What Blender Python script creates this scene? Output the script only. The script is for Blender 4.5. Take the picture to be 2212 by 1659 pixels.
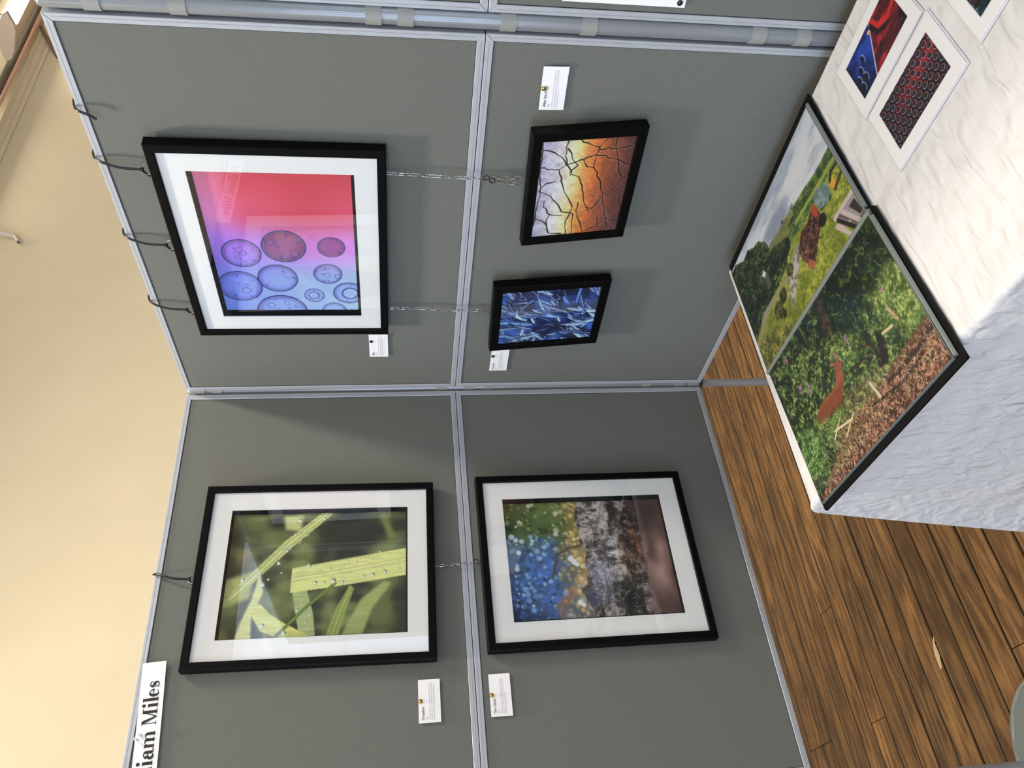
import bpy, bmesh, math, random
import numpy as np
from mathutils import Matrix, Vector

# ------------------------------------------------------------------ clear
for o in list(bpy.data.objects):
    bpy.data.objects.remove(o, do_unlink=True)
scene = bpy.context.scene
COL = scene.collection
random.seed(7)

ZM = 1.342          # height of the joint between upper and lower boards
PW = 1.015          # board width
PH = 0.700          # board height

# ------------------------------------------------------------------ camera
cam_d = bpy.data.cameras.new('camera')
cam = bpy.data.objects.new('camera', cam_d)
COL.objects.link(cam)
scene.camera = cam
yaw, pitch, roll = -0.94445, 0.1454, -0.01524
fw = Vector((math.cos(pitch) * math.sin(yaw), math.cos(pitch) * math.cos(yaw), -math.sin(pitch)))
rt = Vector((math.cos(yaw), -math.sin(yaw), 0))
up = rt.cross(fw)
R_ = math.cos(roll) * rt + math.sin(roll) * up
U_ = -math.sin(roll) * rt + math.cos(roll) * up
# the phone was held upright while the picture is stored on its side: picture right = down, picture up = right
cx_, cy_, cz_ = -U_, R_, -fw
cam.matrix_world = Matrix(((cx_.x, cy_.x, cz_.x, 1.741), (cx_.y, cy_.y, cz_.y, -1.253),
                           (cx_.z, cy_.z, cz_.z, 1.500), (0, 0, 0, 1)))
cam_d.sensor_fit = 'HORIZONTAL'
cam_d.sensor_width = 36.0
cam_d.lens = 36.0 * 1697.3 / 2212.0
cam_d.clip_start = 0.02

# ------------------------------------------------------------------ world, exposure
w = bpy.data.worlds.new('sky')
scene.world = w
w.use_nodes = True
bg = w.node_tree.nodes['Background']
bg.inputs[0].default_value = (0.62, 0.78, 1.0, 1)
bg.inputs[1].default_value = 1.6
vs = scene.view_settings
vs.view_transform = 'Standard'
vs.look = 'None'
vs.gamma = 1.0
vs.use_curve_mapping = False
vs.exposure = -0.27

WARM = (1.0, 0.90, 0.76)
COOL = (0.59, 0.75, 1.0)

def area_light(name, loc, rot, sx, sy, power, color, parent=None, spread=180):
    d = bpy.data.lights.new(name, 'AREA')
    d.shape = 'RECTANGLE'; d.size = sx; d.size_y = sy
    d.energy = power; d.color = color; d.spread = math.radians(spread)
    o = bpy.data.objects.new(name, d)
    COL.objects.link(o)
    o.location = loc; o.rotation_euler = rot
    if parent: o.parent = parent
    return o

# daylight entering by the tall windows of the wall behind the photographer
WIN = [(-0.3, 1.5), (2.2, 1.5), (4.7, 1.5)]      # centre x, width
for i, (wx, ww) in enumerate(WIN):
    area_light('window_daylight', (wx, -5.88, 2.15), (math.radians(90), 0, 0), ww, 2.3, 90, COOL)
# unseen windows added to the right-hand wall to brighten the left boards
ADDED_WIN = [(-3.2, 1.5), (-.6, 1.5), (2.0, 1.5)]     # centre y, width
for i, (wy, ww) in enumerate(ADDED_WIN):
    area_light('window_daylight', (6.88, wy, 2.15), (math.radians(90), 0, math.radians(90)), ww, 2.3, 32, COOL)

# ------------------------------------------------------------------ helpers
def tag(o, label=None, cat=None, group=None, kind=None):
    if label: o['label'] = label
    if cat: o['category'] = cat
    if group: o['group'] = group
    if kind: o['kind'] = kind
    return o

def empty(name, loc=(0, 0, 0), rot=(0, 0, 0), parent=None):
    o = bpy.data.objects.new(name, None)
    COL.objects.link(o)
    o.location = loc; o.rotation_euler = rot
    o.empty_display_size = 0.05
    if parent: o.parent = parent
    return o

class MB:
    """collects shapes of one part"""
    def __init__(s): s.v = []; s.f = []
    def add(s, vs_, fs_):
        n = len(s.v); s.v += [tuple(v) for v in vs_]; s.f += [tuple(i + n for i in f) for f in fs_]; return s
    def box(s, x0, x1, y0, y1, z0, z1):
        return s.add([(x0, y0, z0), (x1, y0, z0), (x1, y1, z0), (x0, y1, z0), (x0, y0, z1), (x1, y0, z1), (x1, y1, z1), (x0, y1, z1)],
                     [(0, 3, 2, 1), (4, 5, 6, 7), (0, 1, 5, 4), (1, 2, 6, 5), (2, 3, 7, 6), (3, 0, 4, 7)])
    def prism(s, poly, a0, a1, axis='y'):
        """polygon in the plane across axis, extruded from a0 to a1"""
        n = len(poly)
        def P(p, a):
            if axis == 'y': return (p[0], a, p[1])
            if axis == 'x': return (a, p[0], p[1])
            return (p[0], p[1], a)
        vs_ = [P(p, a0) for p in poly] + [P(p, a1) for p in poly]
        fs_ = [tuple(range(n)), tuple(range(2 * n - 1, n - 1, -1))] + [(i, i + n, (i + 1) % n + n, (i + 1) % n) for i in range(n)]
        return s.add(vs_, fs_)
    def cyl(s, c, r, z0, z1, n=24, r1=None):
        r1 = r if r1 is None else r1
        vs_ = [(c[0] + r * math.cos(2 * math.pi * i / n), c[1] + r * math.sin(2 * math.pi * i / n), z0) for i in range(n)]
        vs_ += [(c[0] + r1 * math.cos(2 * math.pi * i / n), c[1] + r1 * math.sin(2 * math.pi * i / n), z1) for i in range(n)]
        fs_ = [tuple(range(n - 1, -1, -1)), tuple(range(n, 2 * n))] + [(i, (i + 1) % n, (i + 1) % n + n, i + n) for i in range(n)]
        return s.add(vs_, fs_)
    def lathe(s, c, prof, n=32):
        """profile [(r, z)...] turned about the vertical through c"""
        vs_ = []; fs_ = []
        for r, z in prof:
            vs_ += [(c[0] + r * math.cos(2 * math.pi * i / n), c[1] + r * math.sin(2 * math.pi * i / n), z) for i in range(n)]
        for k in range(len(prof) - 1):
            fs_ += [(k * n + i, k * n + (i + 1) % n, (k + 1) * n + (i + 1) % n, (k + 1) * n + i) for i in range(n)]
        fs_.append(tuple(range(n - 1, -1, -1))); m = (len(prof) - 1) * n
        fs_.append(tuple(range(m, m + n)))
        return s.add(vs_, fs_)
    def tube(s, pts, r, n=8, closed=False, flat=1.0):
        pts = [Vector(p) for p in pts]; N = len(pts); vs_ = []; fs_ = []
        ref = None
        for i, p in enumerate(pts):
            a = pts[(i - 1) % N] if (closed or i > 0) else p
            b = pts[(i + 1) % N] if (closed or i < N - 1) else p
            t = (b - a).normalized()
            if ref is None:
                ref = Vector((1, 0, 0)) if abs(t.x) < 0.9 else Vector((0, 1, 0))
            u = (ref - t * ref.dot(t)).normalized(); v = t.cross(u); ref = u
            for k in range(n):
                an = 2 * math.pi * k / n
                vs_.append(p + u * (r * math.cos(an)) + v * (r * flat * math.sin(an)))
        for i in range(N if closed else N - 1):
            j = (i + 1) % N
            fs_ += [(i * n + k, i * n + (k + 1) % n, j * n + (k + 1) % n, j * n + k) for k in range(n)]
        if not closed:
            fs_.append(tuple(range(n - 1, -1, -1))); fs_.append(tuple(range((N - 1) * n, N * n)))
        return s.add(vs_, fs_)
    def build(s, name, mat, parent=None, loc=None, rot=None, smooth=False, bevel=0, segs=1):
        me = bpy.data.meshes.new(name)
        me.from_pydata(s.v, [], s.f); me.update()
        bm = bmesh.new(); bm.from_mesh(me)
        bmesh.ops.recalc_face_normals(bm, faces=bm.faces)
        if bevel:
            bmesh.ops.bevel(bm, geom=[e for e in bm.edges if len(e.link_faces) == 2 and e.calc_face_angle(0) > 0.5],
                            offset=bevel, segments=segs, affect='EDGES', profile=0.5)
        bm.to_mesh(me); bm.free()
        if smooth: me.shade_smooth() if hasattr(me, 'shade_smooth') else None
        o = bpy.data.objects.new(name, me)
        COL.objects.link(o)
        if mat: me.materials.append(mat)
        if parent: o.parent = parent
        if loc: o.location = loc
        if rot: o.rotation_euler = rot
        if smooth:
            me.set_sharp_from_angle(angle=math.radians(40))
        return o

def share(o, parent=None, loc=None, rot=None, scale=None):
    c = o.copy(); COL.objects.link(c)
    if parent: c.parent = parent
    if loc is not None: c.location = loc
    if rot is not None: c.rotation_euler = rot
    if scale is not None: c.scale = scale
    return c

# ------------------------------------------------------------------ materials
def lin(c):
    return tuple(((x / 255) / 12.92 if x / 255 <= 0.04045 else ((x / 255 + 0.055) / 1.055) ** 2.4) for x in c)

def principled(name, rgb, rough=0.5, metal=0.0, spec=0.5, coat=0.0, coat_r=0.1):
    m = bpy.data.materials.new(name); m.use_nodes = True
    b = m.node_tree.nodes['Principled BSDF']
    b.inputs['Base Color'].default_value = (*lin(rgb), 1)
    b.inputs['Roughness'].default_value = rough
    b.inputs['Metallic'].default_value = metal
    b.inputs['Specular IOR Level'].default_value = spec
    b.inputs['Coat Weight'].default_value = coat
    b.inputs['Coat Roughness'].default_value = coat_r
    return m

def nodes(m): return m.node_tree.nodes, m.node_tree.links, m.node_tree.nodes['Principled BSDF']

def add_bump(m, scale, strength, dist, stretch=(1, 1, 1), detail=3, rot=(0, 0, 0), coord='Object', rough=0.6):
    n, l, b = nodes(m)
    tc = n.new('ShaderNodeTexCoord'); mp = n.new('ShaderNodeMapping'); tx = n.new('ShaderNodeTexNoise'); bp = n.new('ShaderNodeBump')
    mp.inputs['Scale'].default_value = stretch; mp.inputs['Rotation'].default_value = rot
    tx.inputs['Scale'].default_value = scale; tx.inputs['Detail'].default_value = detail; tx.inputs['Roughness'].default_value = rough
    bp.inputs['Strength'].default_value = strength; bp.inputs['Distance'].default_value = dist
    l.new(tc.outputs[coord], mp.inputs[0]); l.new(mp.outputs[0], tx.inputs[0]); l.new(tx.outputs[0], bp.inputs['Height']); l.new(bp.outputs[0], b.inputs['Normal'])
    return tx

def mottled(m, c0, c1, scale, detail=4, stretch=(1, 1, 1), lo=0.3, hi=0.7, coord='Object', rough=0.6):
    n, l, b = nodes(m)
    tc = n.new('ShaderNodeTexCoord'); mp = n.new('ShaderNodeMapping'); tx = n.new('ShaderNodeTexNoise'); cr = n.new('ShaderNodeValToRGB')
    mp.inputs['Scale'].default_value = stretch
    tx.inputs['Scale'].default_value = scale; tx.inputs['Detail'].default_value = detail; tx.inputs['Roughness'].default_value = rough
    cr.color_ramp.elements[0].color = (*lin(c0), 1); cr.color_ramp.elements[0].position = lo
    cr.color_ramp.elements[1].color = (*lin(c1), 1); cr.color_ramp.elements[1].position = hi
    l.new(tc.outputs[coord], mp.inputs[0]); l.new(mp.outputs[0], tx.inputs[0]); l.new(tx.outputs[0], cr.inputs[0]); l.new(cr.outputs[0], b.inputs['Base Color'])
    return m

M = {}
M['fabric'] = mottled(principled('grey_loop_fabric', (118, 119, 112), 0.95, spec=0.15), (105, 107, 102), (118, 120, 114), 420, 2)
add_bump(M['fabric'], 900, 0.35, 0.001, detail=2)
M['alu'] = mottled(principled('grey_aluminium_rail', (176, 180, 184), 0.42, 0.2), (176, 181, 189), (182, 187, 195), 30, 2)
M['pole'] = principled('grey_painted_pole', (138, 143, 149), 0.28, 0.2, coat=0.4)
M['clip'] = principled('grey_plastic_clip', (148, 150, 147), 0.5)
M['gap'] = principled('dark_rail_gap', (38, 38, 40), 0.8)
M['black_wood'] = mottled(principled('black_wood_frame', (14, 14, 15), 0.45, spec=0.10), (4, 4, 5), (9, 9, 10), 40, 4, (1, 1, 12))
M['black'] = principled('black_liner', (9, 9, 10), 0.75, spec=0.2)
M['mat'] = add_bump(principled('white_mat_board', (246, 246, 246), 0.85, spec=0.2), 600, 0.1, 0.0005) and bpy.data.materials['white_mat_board']
M['backing'] = principled('brown_backing_board', (120, 90, 60), 0.9)
M['paper'] = principled('white_card', (248, 248, 248), 0.7, spec=0.3)
M['ink'] = principled('black_print_ink', (20, 18, 22), 0.6)
M['grey_ink'] = principled('grey_print_ink', (200, 198, 204), 0.7)
M['title_ink'] = principled('dark_title_ink', (92, 88, 104), 0.7)
M['brass'] = principled('brass_pin', (205, 165, 85), 0.25, 1.0)
M['dark_pin'] = principled('dark_pin', (40, 36, 34), 0.3, 0.3)
M['chrome'] = principled('zinc_chain', (172, 172, 170), 0.22, 1.0)
M['hook'] = principled('dark_steel_hook', (70, 68, 66), 0.3, 1.0)
M['tie'] = principled('black_nylon_tie', (10, 10, 11), 0.3)
M['clear'] = principled('clear_plastic_pin', (215, 215, 215), 0.15)
M['leather'] = principled('black_portfolio_cover', (9, 9, 10), 0.5, spec=0.15)
add_bump(M['leather'], 220, 0.3, 0.001)
M['spine'] = principled('clear_sleeve_edge', (120, 126, 122), 0.18, coat=0.6)
M['copper'] = principled('copper_pipe', (226, 178, 164), 0.25, 0.4)
M['steel'] = principled('galvanised_pipe', (120, 116, 104), 0.4, 0.5)
M['bracket'] = principled('old_iron_bracket', (128, 104, 76), 0.55, 0.3)
M['lum_body'] = principled('warm_grey_luminaire', (186, 172, 158), 0.5)
M['table'] = principled('beech_laminate', (170, 140, 100), 0.5)
M['grey_leg'] = principled('grey_steel_leg', (110, 112, 115), 0.4, 0.4)
M['disc'] = principled('grey_green_base_disc', (112, 120, 113), 0.4)
M['rim'] = principled('steel_disc_rim', (150, 152, 148), 0.25, 0.7)

M['wall'] = mottled(principled('cream_wall_paint', (232, 216, 178), 0.75, spec=0.25), (216, 203, 172), (222, 209, 179), 2.2, 3)
add_bump(M['wall'], 90, 0.06, 0.002)
M['trim'] = principled('cream_gloss_trim', (224, 210, 180), 0.4)
M['ceiling'] = principled('white_ceiling', (236, 230, 218), 0.8)

def emit(name, rgb, k):
    m = bpy.data.materials.new(name); m.use_nodes = True
    n = m.node_tree.nodes; l = m.node_tree.links; n.clear()
    e = n.new('ShaderNodeEmission'); o = n.new('ShaderNodeOutputMaterial')
    e.inputs[0].default_value = (*lin(rgb), 1); e.inputs[1].default_value = k
    l.new(e.outputs[0], o.inputs[0]); return m
M['tube'] = emit('lit_lamp_diffuser', (255, 246, 226), 6.0)

def glass():
    m = bpy.data.materials.new('picture_glass'); m.use_nodes = True
    n = m.node_tree.nodes; l = m.node_tree.links; n.clear()
    t = n.new('ShaderNodeBsdfTransparent'); g = n.new('ShaderNodeBsdfGlossy'); x = n.new('ShaderNodeMixShader')
    f = n.new('ShaderNodeFresnel'); o = n.new('ShaderNodeOutputMaterial')
    mu = n.new('ShaderNodeMath'); mu.operation = 'MULTIPLY'; mu.inputs[1].default_value = 1.8; mn = n.new('ShaderNodeMath'); mn.operation = 'MINIMUM'; mn.inputs[1].default_value = 0.30
    f.inputs[0].default_value = 1.5; g.inputs['Roughness'].default_value = 0.0
    t.inputs[0].default_value = (0.97, 0.98, 0.975, 1)
    l.new(f.outputs[0], mu.inputs[0]); l.new(mu.outputs[0], mn.inputs[0]); l.new(mn.outputs[0], x.inputs[0]); l.new(t.outputs[0], x.inputs[1]); l.new(g.outputs[0], x.inputs[2]); l.new(x.outputs[0], o.inputs[0])
    return m
M['glass'] = glass()

def wood():
    m = bpy.data.materials.new('worn_pine_plank'); m.use_nodes = True
    n, l, b = nodes(m)
    tc = n.new('ShaderNodeTexCoord'); oi = n.new('ShaderNodeObjectInfo')
    off = n.new('ShaderNodeVectorMath'); off.operation = 'MULTIPLY_ADD'
    comb = n.new('ShaderNodeCombineXYZ')
    l.new(oi.outputs['Random'], comb.inputs[0]); l.new(oi.outputs['Random'], comb.inputs[1]); l.new(oi.outputs['Random'], comb.inputs[2])
    sc = n.new('ShaderNodeVectorMath'); sc.operation = 'SCALE'; sc.inputs['Scale'].default_value = 37.0
    l.new(comb.outputs[0], sc.inputs[0])
    ad = n.new('ShaderNodeVectorMath'); ad.operation = 'ADD'
    l.new(tc.outputs['Object'], ad.inputs[0]); l.new(sc.outputs[0], ad.inputs[1])
    # wavy cathedral grain
    mp = n.new('ShaderNodeMapping'); mp.inputs['Scale'].default_value = (1.0, 0.09, 1.0)
    l.new(ad.outputs[0], mp.inputs[0])
    nz = n.new('ShaderNodeTexNoise'); nz.inputs['Scale'].default_value = 26; nz.inputs['Detail'].default_value = 3; nz.inputs['Distortion'].default_value = 0.4
    l.new(mp.outputs[0], nz.inputs[0])
    mult = n.new('ShaderNodeMath'); mult.operation = 'MULTIPLY'; mult.inputs[1].default_value = 9.0
    l.new(nz.outputs[0], mult.inputs[0])
    fr = n.new('ShaderNodeMath'); fr.operation = 'PINGPONG'; fr.inputs[1].default_value = 1.0
    l.new(mult.outputs[0], fr.inputs[0])
    cr = n.new('ShaderNodeValToRGB')
    e = cr.color_ramp.elements
    e[0].position = 0.0; e[0].color = (*lin((86, 58, 33)), 1)
    e[1].position = 0.9; e[1].color = (*lin((142, 103, 60)), 1)
    e2 = e.new(0.45); e2.color = (*lin((116, 82, 47)), 1)
    l.new(fr.outputs[0], cr.inputs[0])
    # fine fibres
    mp2 = n.new('ShaderNodeMapping'); mp2.inputs['Scale'].default_value = (1.0, 0.02, 1.0)
    l.new(ad.outputs[0], mp2.inputs[0])
    n2 = n.new('ShaderNodeTexNoise'); n2.inputs['Scale'].default_value = 300; n2.inputs['Detail'].default_value = 2
    l.new(mp2.outputs[0], n2.inputs[0])
    # worn blotches
    n3 = n.new('ShaderNodeTexNoise'); n3.inputs['Scale'].default_value = 9; n3.inputs['Detail'].default_value = 5; n3.inputs['Roughness'].default_value = 0.7
    l.new(ad.outputs[0], n3.inputs[0])
    mr = n.new('ShaderNodeMapRange'); mr.inputs['From Min'].default_value = 0.3; mr.inputs['From Max'].default_value = 0.7; mr.inputs['To Min'].default_value = 0.72; mr.inputs['To Max'].default_value = 1.18
    l.new(n3.outputs[0], mr.inputs[0])
    mr2 = n.new('ShaderNodeMapRange'); mr2.inputs['From Min'].default_value = 0.3; mr2.inputs['From Max'].default_value = 0.7; mr2.inputs['To Min'].default_value = 0.82; mr2.inputs['To Max'].default_value = 1.1
    l.new(n2.outputs[0], mr2.inputs[0])
    mr3 = n.new('ShaderNodeMapRange'); mr3.inputs['To Min'].default_value = 0.68; mr3.inputs['To Max'].default_value = 1.2
    l.new(oi.outputs['Random'], mr3.inputs[0])
    k = n.new('ShaderNodeMath'); k.operation = 'MULTIPLY'; l.new(mr.outputs[0], k.inputs[0]); l.new(mr2.outputs[0], k.inputs[1])
    k2 = n.new('ShaderNodeMath'); k2.operation = 'MULTIPLY'; l.new(k.outputs[0], k2.inputs[0]); l.new(mr3.outputs[0], k2.inputs[1])
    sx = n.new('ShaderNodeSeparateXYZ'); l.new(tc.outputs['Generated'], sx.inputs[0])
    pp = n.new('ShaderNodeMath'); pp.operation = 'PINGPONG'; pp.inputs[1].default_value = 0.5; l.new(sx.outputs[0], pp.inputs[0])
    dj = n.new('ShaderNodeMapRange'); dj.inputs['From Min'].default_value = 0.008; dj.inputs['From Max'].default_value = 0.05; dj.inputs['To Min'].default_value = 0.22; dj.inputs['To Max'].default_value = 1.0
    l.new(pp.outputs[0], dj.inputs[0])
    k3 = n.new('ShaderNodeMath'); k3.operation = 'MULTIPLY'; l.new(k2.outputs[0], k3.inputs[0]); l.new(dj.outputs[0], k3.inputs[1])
    vm = n.new('ShaderNodeVectorMath'); vm.operation = 'SCALE'
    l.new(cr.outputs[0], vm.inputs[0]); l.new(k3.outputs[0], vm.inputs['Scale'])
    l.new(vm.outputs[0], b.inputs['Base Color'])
    b.inputs['Roughness'].default_value = 0.42; b.inputs['Specular IOR Level'].default_value = 0.4
    bp = n.new('ShaderNodeBump'); bp.inputs['Strength'].default_value = 0.12; bp.inputs['Distance'].default_value = 0.002
    l.new(n2.outputs[0], bp.inputs['Height']); l.new(bp.outputs[0], b.inputs['Normal'])
    return m
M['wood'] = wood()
M['subfloor'] = principled('dark_floor_gap', (34, 22, 12), 0.9)

def cloth():
    m = principled('white_crinkled_paper_cloth', (207, 206, 207), 0.7, spec=0.25)
    n, l, b = nodes(m)
    tc = n.new('ShaderNodeTexCoord')
    # short puckers, all raked one way, in loose patches
    mp = n.new('ShaderNodeMapping'); mp.inputs['Rotation'].default_value = (0, 0, math.radians(38)); mp.inputs['Scale'].default_value = (1.0, 0.28, 0.6)
    tx = n.new('ShaderNodeTexNoise'); tx.inputs['Scale'].default_value = 50; tx.inputs['Detail'].default_value = 1.0; tx.inputs['Distortion'].default_value = 0.6
    n2 = n.new('ShaderNodeTexNoise'); n2.inputs['Scale'].default_value = 14; n2.inputs['Detail'].default_value = 2
    mu = n.new('ShaderNodeMath'); mu.operation = 'MULTIPLY'
    bp = n.new('ShaderNodeBump'); bp.inputs['Strength'].default_value = 1.0; bp.inputs['Distance'].default_value = 0.017
    l.new(tc.outputs['Object'], mp.inputs[0]); l.new(mp.outputs[0], tx.inputs[0]); l.new(tc.outputs['Object'], n2.inputs[0])
    l.new(tx.outputs[0], mu.inputs[0]); l.new(n2.outputs[0], mu.inputs[1]); l.new(mu.outputs[0], bp.inputs['Height']); l.new(bp.outputs[0], b.inputs['Normal'])
    return m
M['cloth'] = cloth()

def print_mat(name, rough, coat):
    m = principled(name, (128, 128, 128), rough, spec=0.4, coat=coat, coat_r=0.05)
    n, l, b = nodes(m)
    a = n.new('ShaderNodeVertexColor'); a.layer_name = 'print'
    l.new(a.outputs[0], b.inputs['Base Color'])
    return m
M['print_matt'] = print_mat('matt_photo_print', 0.6, 0.0)
M['print_sleeve'] = print_mat('photo_print_in_sleeve', 0.5, 0.35)

# ------------------------------------------------------------------ room
def struct(name, mb, mat, **k):
    return tag(mb.build(name, mat, **k), kind='structure')

X0, X1, Y0, Y1, ZC = -1.45, 7.0, -6.0, 6.5, 4.35
struct('ceiling', MB().box(X0 - .2, X1 + .2, Y0 - .2, Y1 + .2, ZC, ZC + .1), M['ceiling'])
struct('wall_left', MB().box(X0 - .15, X0, Y0 - .2, Y1 + .2, -.05, ZC), M['wall'])
struct('wall_back', MB().box(X0, X1, Y1, Y1 + .15, -.05, ZC), M['wall'])
# two walls with three tall windows each: behind the photographer and, added for light, at the right
def window_wall(name, lo, hi, wins, first, place, rz):
    """wall along local X from lo to hi, inner face at local Y = 0, outside at -Y"""
    wf = MB()
    edges = [lo] + [v for wx, ww in wins for v in (wx - ww / 2, wx + ww / 2)] + [hi]
    for i in range(0, len(edges), 2):
        wf.box(edges[i], edges[i + 1], -.15, 0, -.05, ZC)
    for wx, ww in wins:
        wf.box(wx - ww / 2, wx + ww / 2, -.15, 0, -.05, 1.0)
        wf.box(wx - ww / 2, wx + ww / 2, -.15, 0, 3.3, ZC)
    struct(name, wf, M['wall'], loc=place, rot=(0, 0, rz))
    for i, (wx, ww) in enumerate(wins):
        root = tag(empty('window_%d' % (first + i), Vector(place) + Matrix.Rotation(rz, 3, 'Z') @ Vector((wx, 0, 1.0)), (0, 0, rz)), kind='structure')
        f = MB(); h = ww / 2
        f.box(-h, -h + .07, -.11, -.03, 0, 2.3).box(h - .07, h, -.11, -.03, 0, 2.3).box(-h, h, -.11, -.03, 0, .08).box(-h, h, -.11, -.03, 2.22, 2.3)
        f.box(-.03, .03, -.1, -.04, .08, 2.22).box(-h + .07, h - .07, -.1, -.04, 1.12, 1.18)
        f.build('window_frame', M['trim'], root)
        for sx in (-1, 1):
            for (z0, z1) in ((.08, 1.12), (1.18, 2.22)):
                x0, x1 = (-h + .07, -.03) if sx < 0 else (.03, h - .07)
                MB().box(x0, x1, -.073, -.067, z0, z1).build('pane', M['glass'], root)
window_wall('wall_front', X0, X1, WIN, 1, (0, Y0, 0), 0)
window_wall('wall_right', Y0, Y1, ADDED_WIN, 4, (X1, 0, 0), math.radians(90))

# floor boards
floor = struct('floor', MB().box(X0, X1, Y0, Y1, -.12, -.021), M['subfloor'])
seams = [-1.45, -1.375, -1.282, -1.18, -1.10, -1.0, -.905, -.815, -.72, -.625, -.543, -.447, -.35, -.262, -.178, -.078, .012]
while seams[-1] < 3.0: seams.append(seams[-1] + random.uniform(.086, .098))
known = {2: [-.772 + .0], 3: [-.772], 6: [-.39], 7: [-.781], 15: [-.774]}
for i in range(len(seams) - 1):
    x0, x1 = seams[i], seams[i + 1]
    cuts = list(known.get(i, []))
    if not cuts: cuts = [random.uniform(-2.6, -1.3), random.uniform(.6, 2.2)]
    else: cuts += [cuts[0] + 2.4]
    ys = [-3.2] + sorted(c for c in cuts if -3 < c < 3) + [3.2]
    for y0, y1 in zip(ys[:-1], ys[1:]):
        g = .0017
        dz = random.uniform(-.0006, .0004)
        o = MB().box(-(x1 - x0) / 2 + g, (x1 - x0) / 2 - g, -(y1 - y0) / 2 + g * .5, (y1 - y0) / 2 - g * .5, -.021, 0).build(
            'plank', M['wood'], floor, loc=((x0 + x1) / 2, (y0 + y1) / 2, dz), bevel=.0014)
rest = MB()
xx = X0
for (ya, yb, xa, xb) in ((Y0, -3.2, X0, X1), (3.2, Y1, X0, X1), (-3.2, 3.2, seams[-1], X1)):
    x = xa
    while x < xb - .02:
        x2 = min(x + .093, xb); rest.box(x + .001, x2 - .001, ya, yb, -.021, -.0002); x = x2
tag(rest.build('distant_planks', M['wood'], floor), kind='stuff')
# chipped pale splinter in one board
MB().prism([(-.006, -.04), (.004, -.035), (.011, .0), (.006, .03), (.012, .05), (-.002, .035), (-.01, .0)], 0, .0006, axis='z').build(
    'bare_wood_chip', principled('bare_splintered_wood', (206, 182, 138), .8), floor, loc=(-.36, -.70, .0002), rot=(0, 0, math.radians(-8)))

# picture rail moulding, pipes and brackets high on the left wall
prof = [(0, 3.735), (.008, 3.735), (.012, 3.745), (.010, 3.755), (.022, 3.765), (.030, 3.778), (.026, 3.79), (.036, 3.798), (.036, 3.81), (0, 3.81)]
struct('trim_1', MB().prism([(X0 + a, b) for a, b in prof], -5.9, 6.4), M['trim'])
box = MB().prism([(X0, 3.94), (X0 + .08, 3.94), (X0 + .09, 3.955), (X0 + .09, 4.04), (X0 + .11, 4.055), (X0 + .11, 4.08), (X0, 4.08)], 3.95, 6.4)
struct('trim_2', box, M['trim'])
pipe = MB().tube([(X0 + .07, y, 3.872) for y in np.linspace(-5.9, 6.4, 14)], .024, 14).build('conduit_pipe', M['steel'], smooth=True)
tag(pipe, 'dull grey steel pipe running high along the cream wall', 'pipe')
cp = MB().tube([(X0 + .08, y, 3.826) for y in np.linspace(-5.9, 6.4, 14)], .011, 12).build('copper_pipe', M['copper'], smooth=True)
tag(cp, 'thin shiny copper pipe just below the grey steel pipe', 'pipe')
def bracket(y, z0, label, mat, dy):
    r = tag(empty('pipe_bracket', (X0, y, z0)), label, 'bracket', 'pipe brackets on the cream wall')
    h = 3.838 - z0
    MB().tube([(.010, 0, -.012), (.018, .03, .010), (.050, dy * .9, h - .045), (.056, dy, h - .034)], .019, 8, flat=.7).build('brace', mat, r)
    MB().prism([(.018 * math.cos(a), .010 * math.sin(a) - .012) for a in np.linspace(0, 2 * math.pi, 13)[:-1]], 0, .008, axis='x').build('foot_plate', M['foot'], r)
    MB().prism([(.006 * math.cos(a) - .006, .006 * math.sin(a) - .012) for a in np.linspace(0, 2 * math.pi, 9)[:-1]], .008, .012, axis='x').build('screw', M['hook'], r)
M['foot'] = principled('cream_painted_foot', (226, 214, 176), .35)
M['pale_bracket'] = principled('pale_painted_bracket', (206, 198, 184), .4)
bracket(3.735, 3.665, 'old brown metal pipe bracket showing above the right board corner', M['bracket'], .27)
bracket(2.03, 3.485, 'small pale bracket foot alone on the bare cream wall', M['pale_bracket'], .10)

# ------------------------------------------------------------------ ceiling luminaires
def luminaire(loc, length, power, label, along='y', color=WARM, wide=.30, hang=True):
    r = tag(empty('ceiling_luminaire', loc, (0, 0, 0 if along == 'y' else math.radians(-90))), label, 'lamp', 'ceiling luminaires')
    h = length / 2; k = wide / .30
    endp = [(-.15 * k, .02), (-.12 * k, -.05), (-.03 * k, -.075), (.03 * k, -.075), (.12 * k, -.05), (.15 * k, .02), (.07 * k, .07), (-.07 * k, .07)]
    for s in (-1, 1):
        MB().prism(endp, s * h - .012, s * h + .012).build('end_plate', M['lum_body'], r, bevel=.003)
    MB().prism([(-.025, -.07), (.025, -.07), (.05, .06), (-.05, .06)], -h, h).build('spine', M['lum_body'], r)
    for s in (-1, 1):
        MB().prism([(s * .028, -.062), (s * .115 * k, -.045), (s * .14 * k, .018), (s * .05, .05)], -h + .012, h - .012).build('diffuser', M['tube'], r)
    for s in (-1, 1):
        MB().tube([(0, s * h * .7, .06), (0, s * h * .7, ZC - loc[2])], .004, 6).build('suspension_rod', M['hook'], r)
    l = area_light('lamp_light', (0, 0, -.085), (0, 0, 0), .22 * k, length * .95, power, color, parent=r)
    return r

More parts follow.
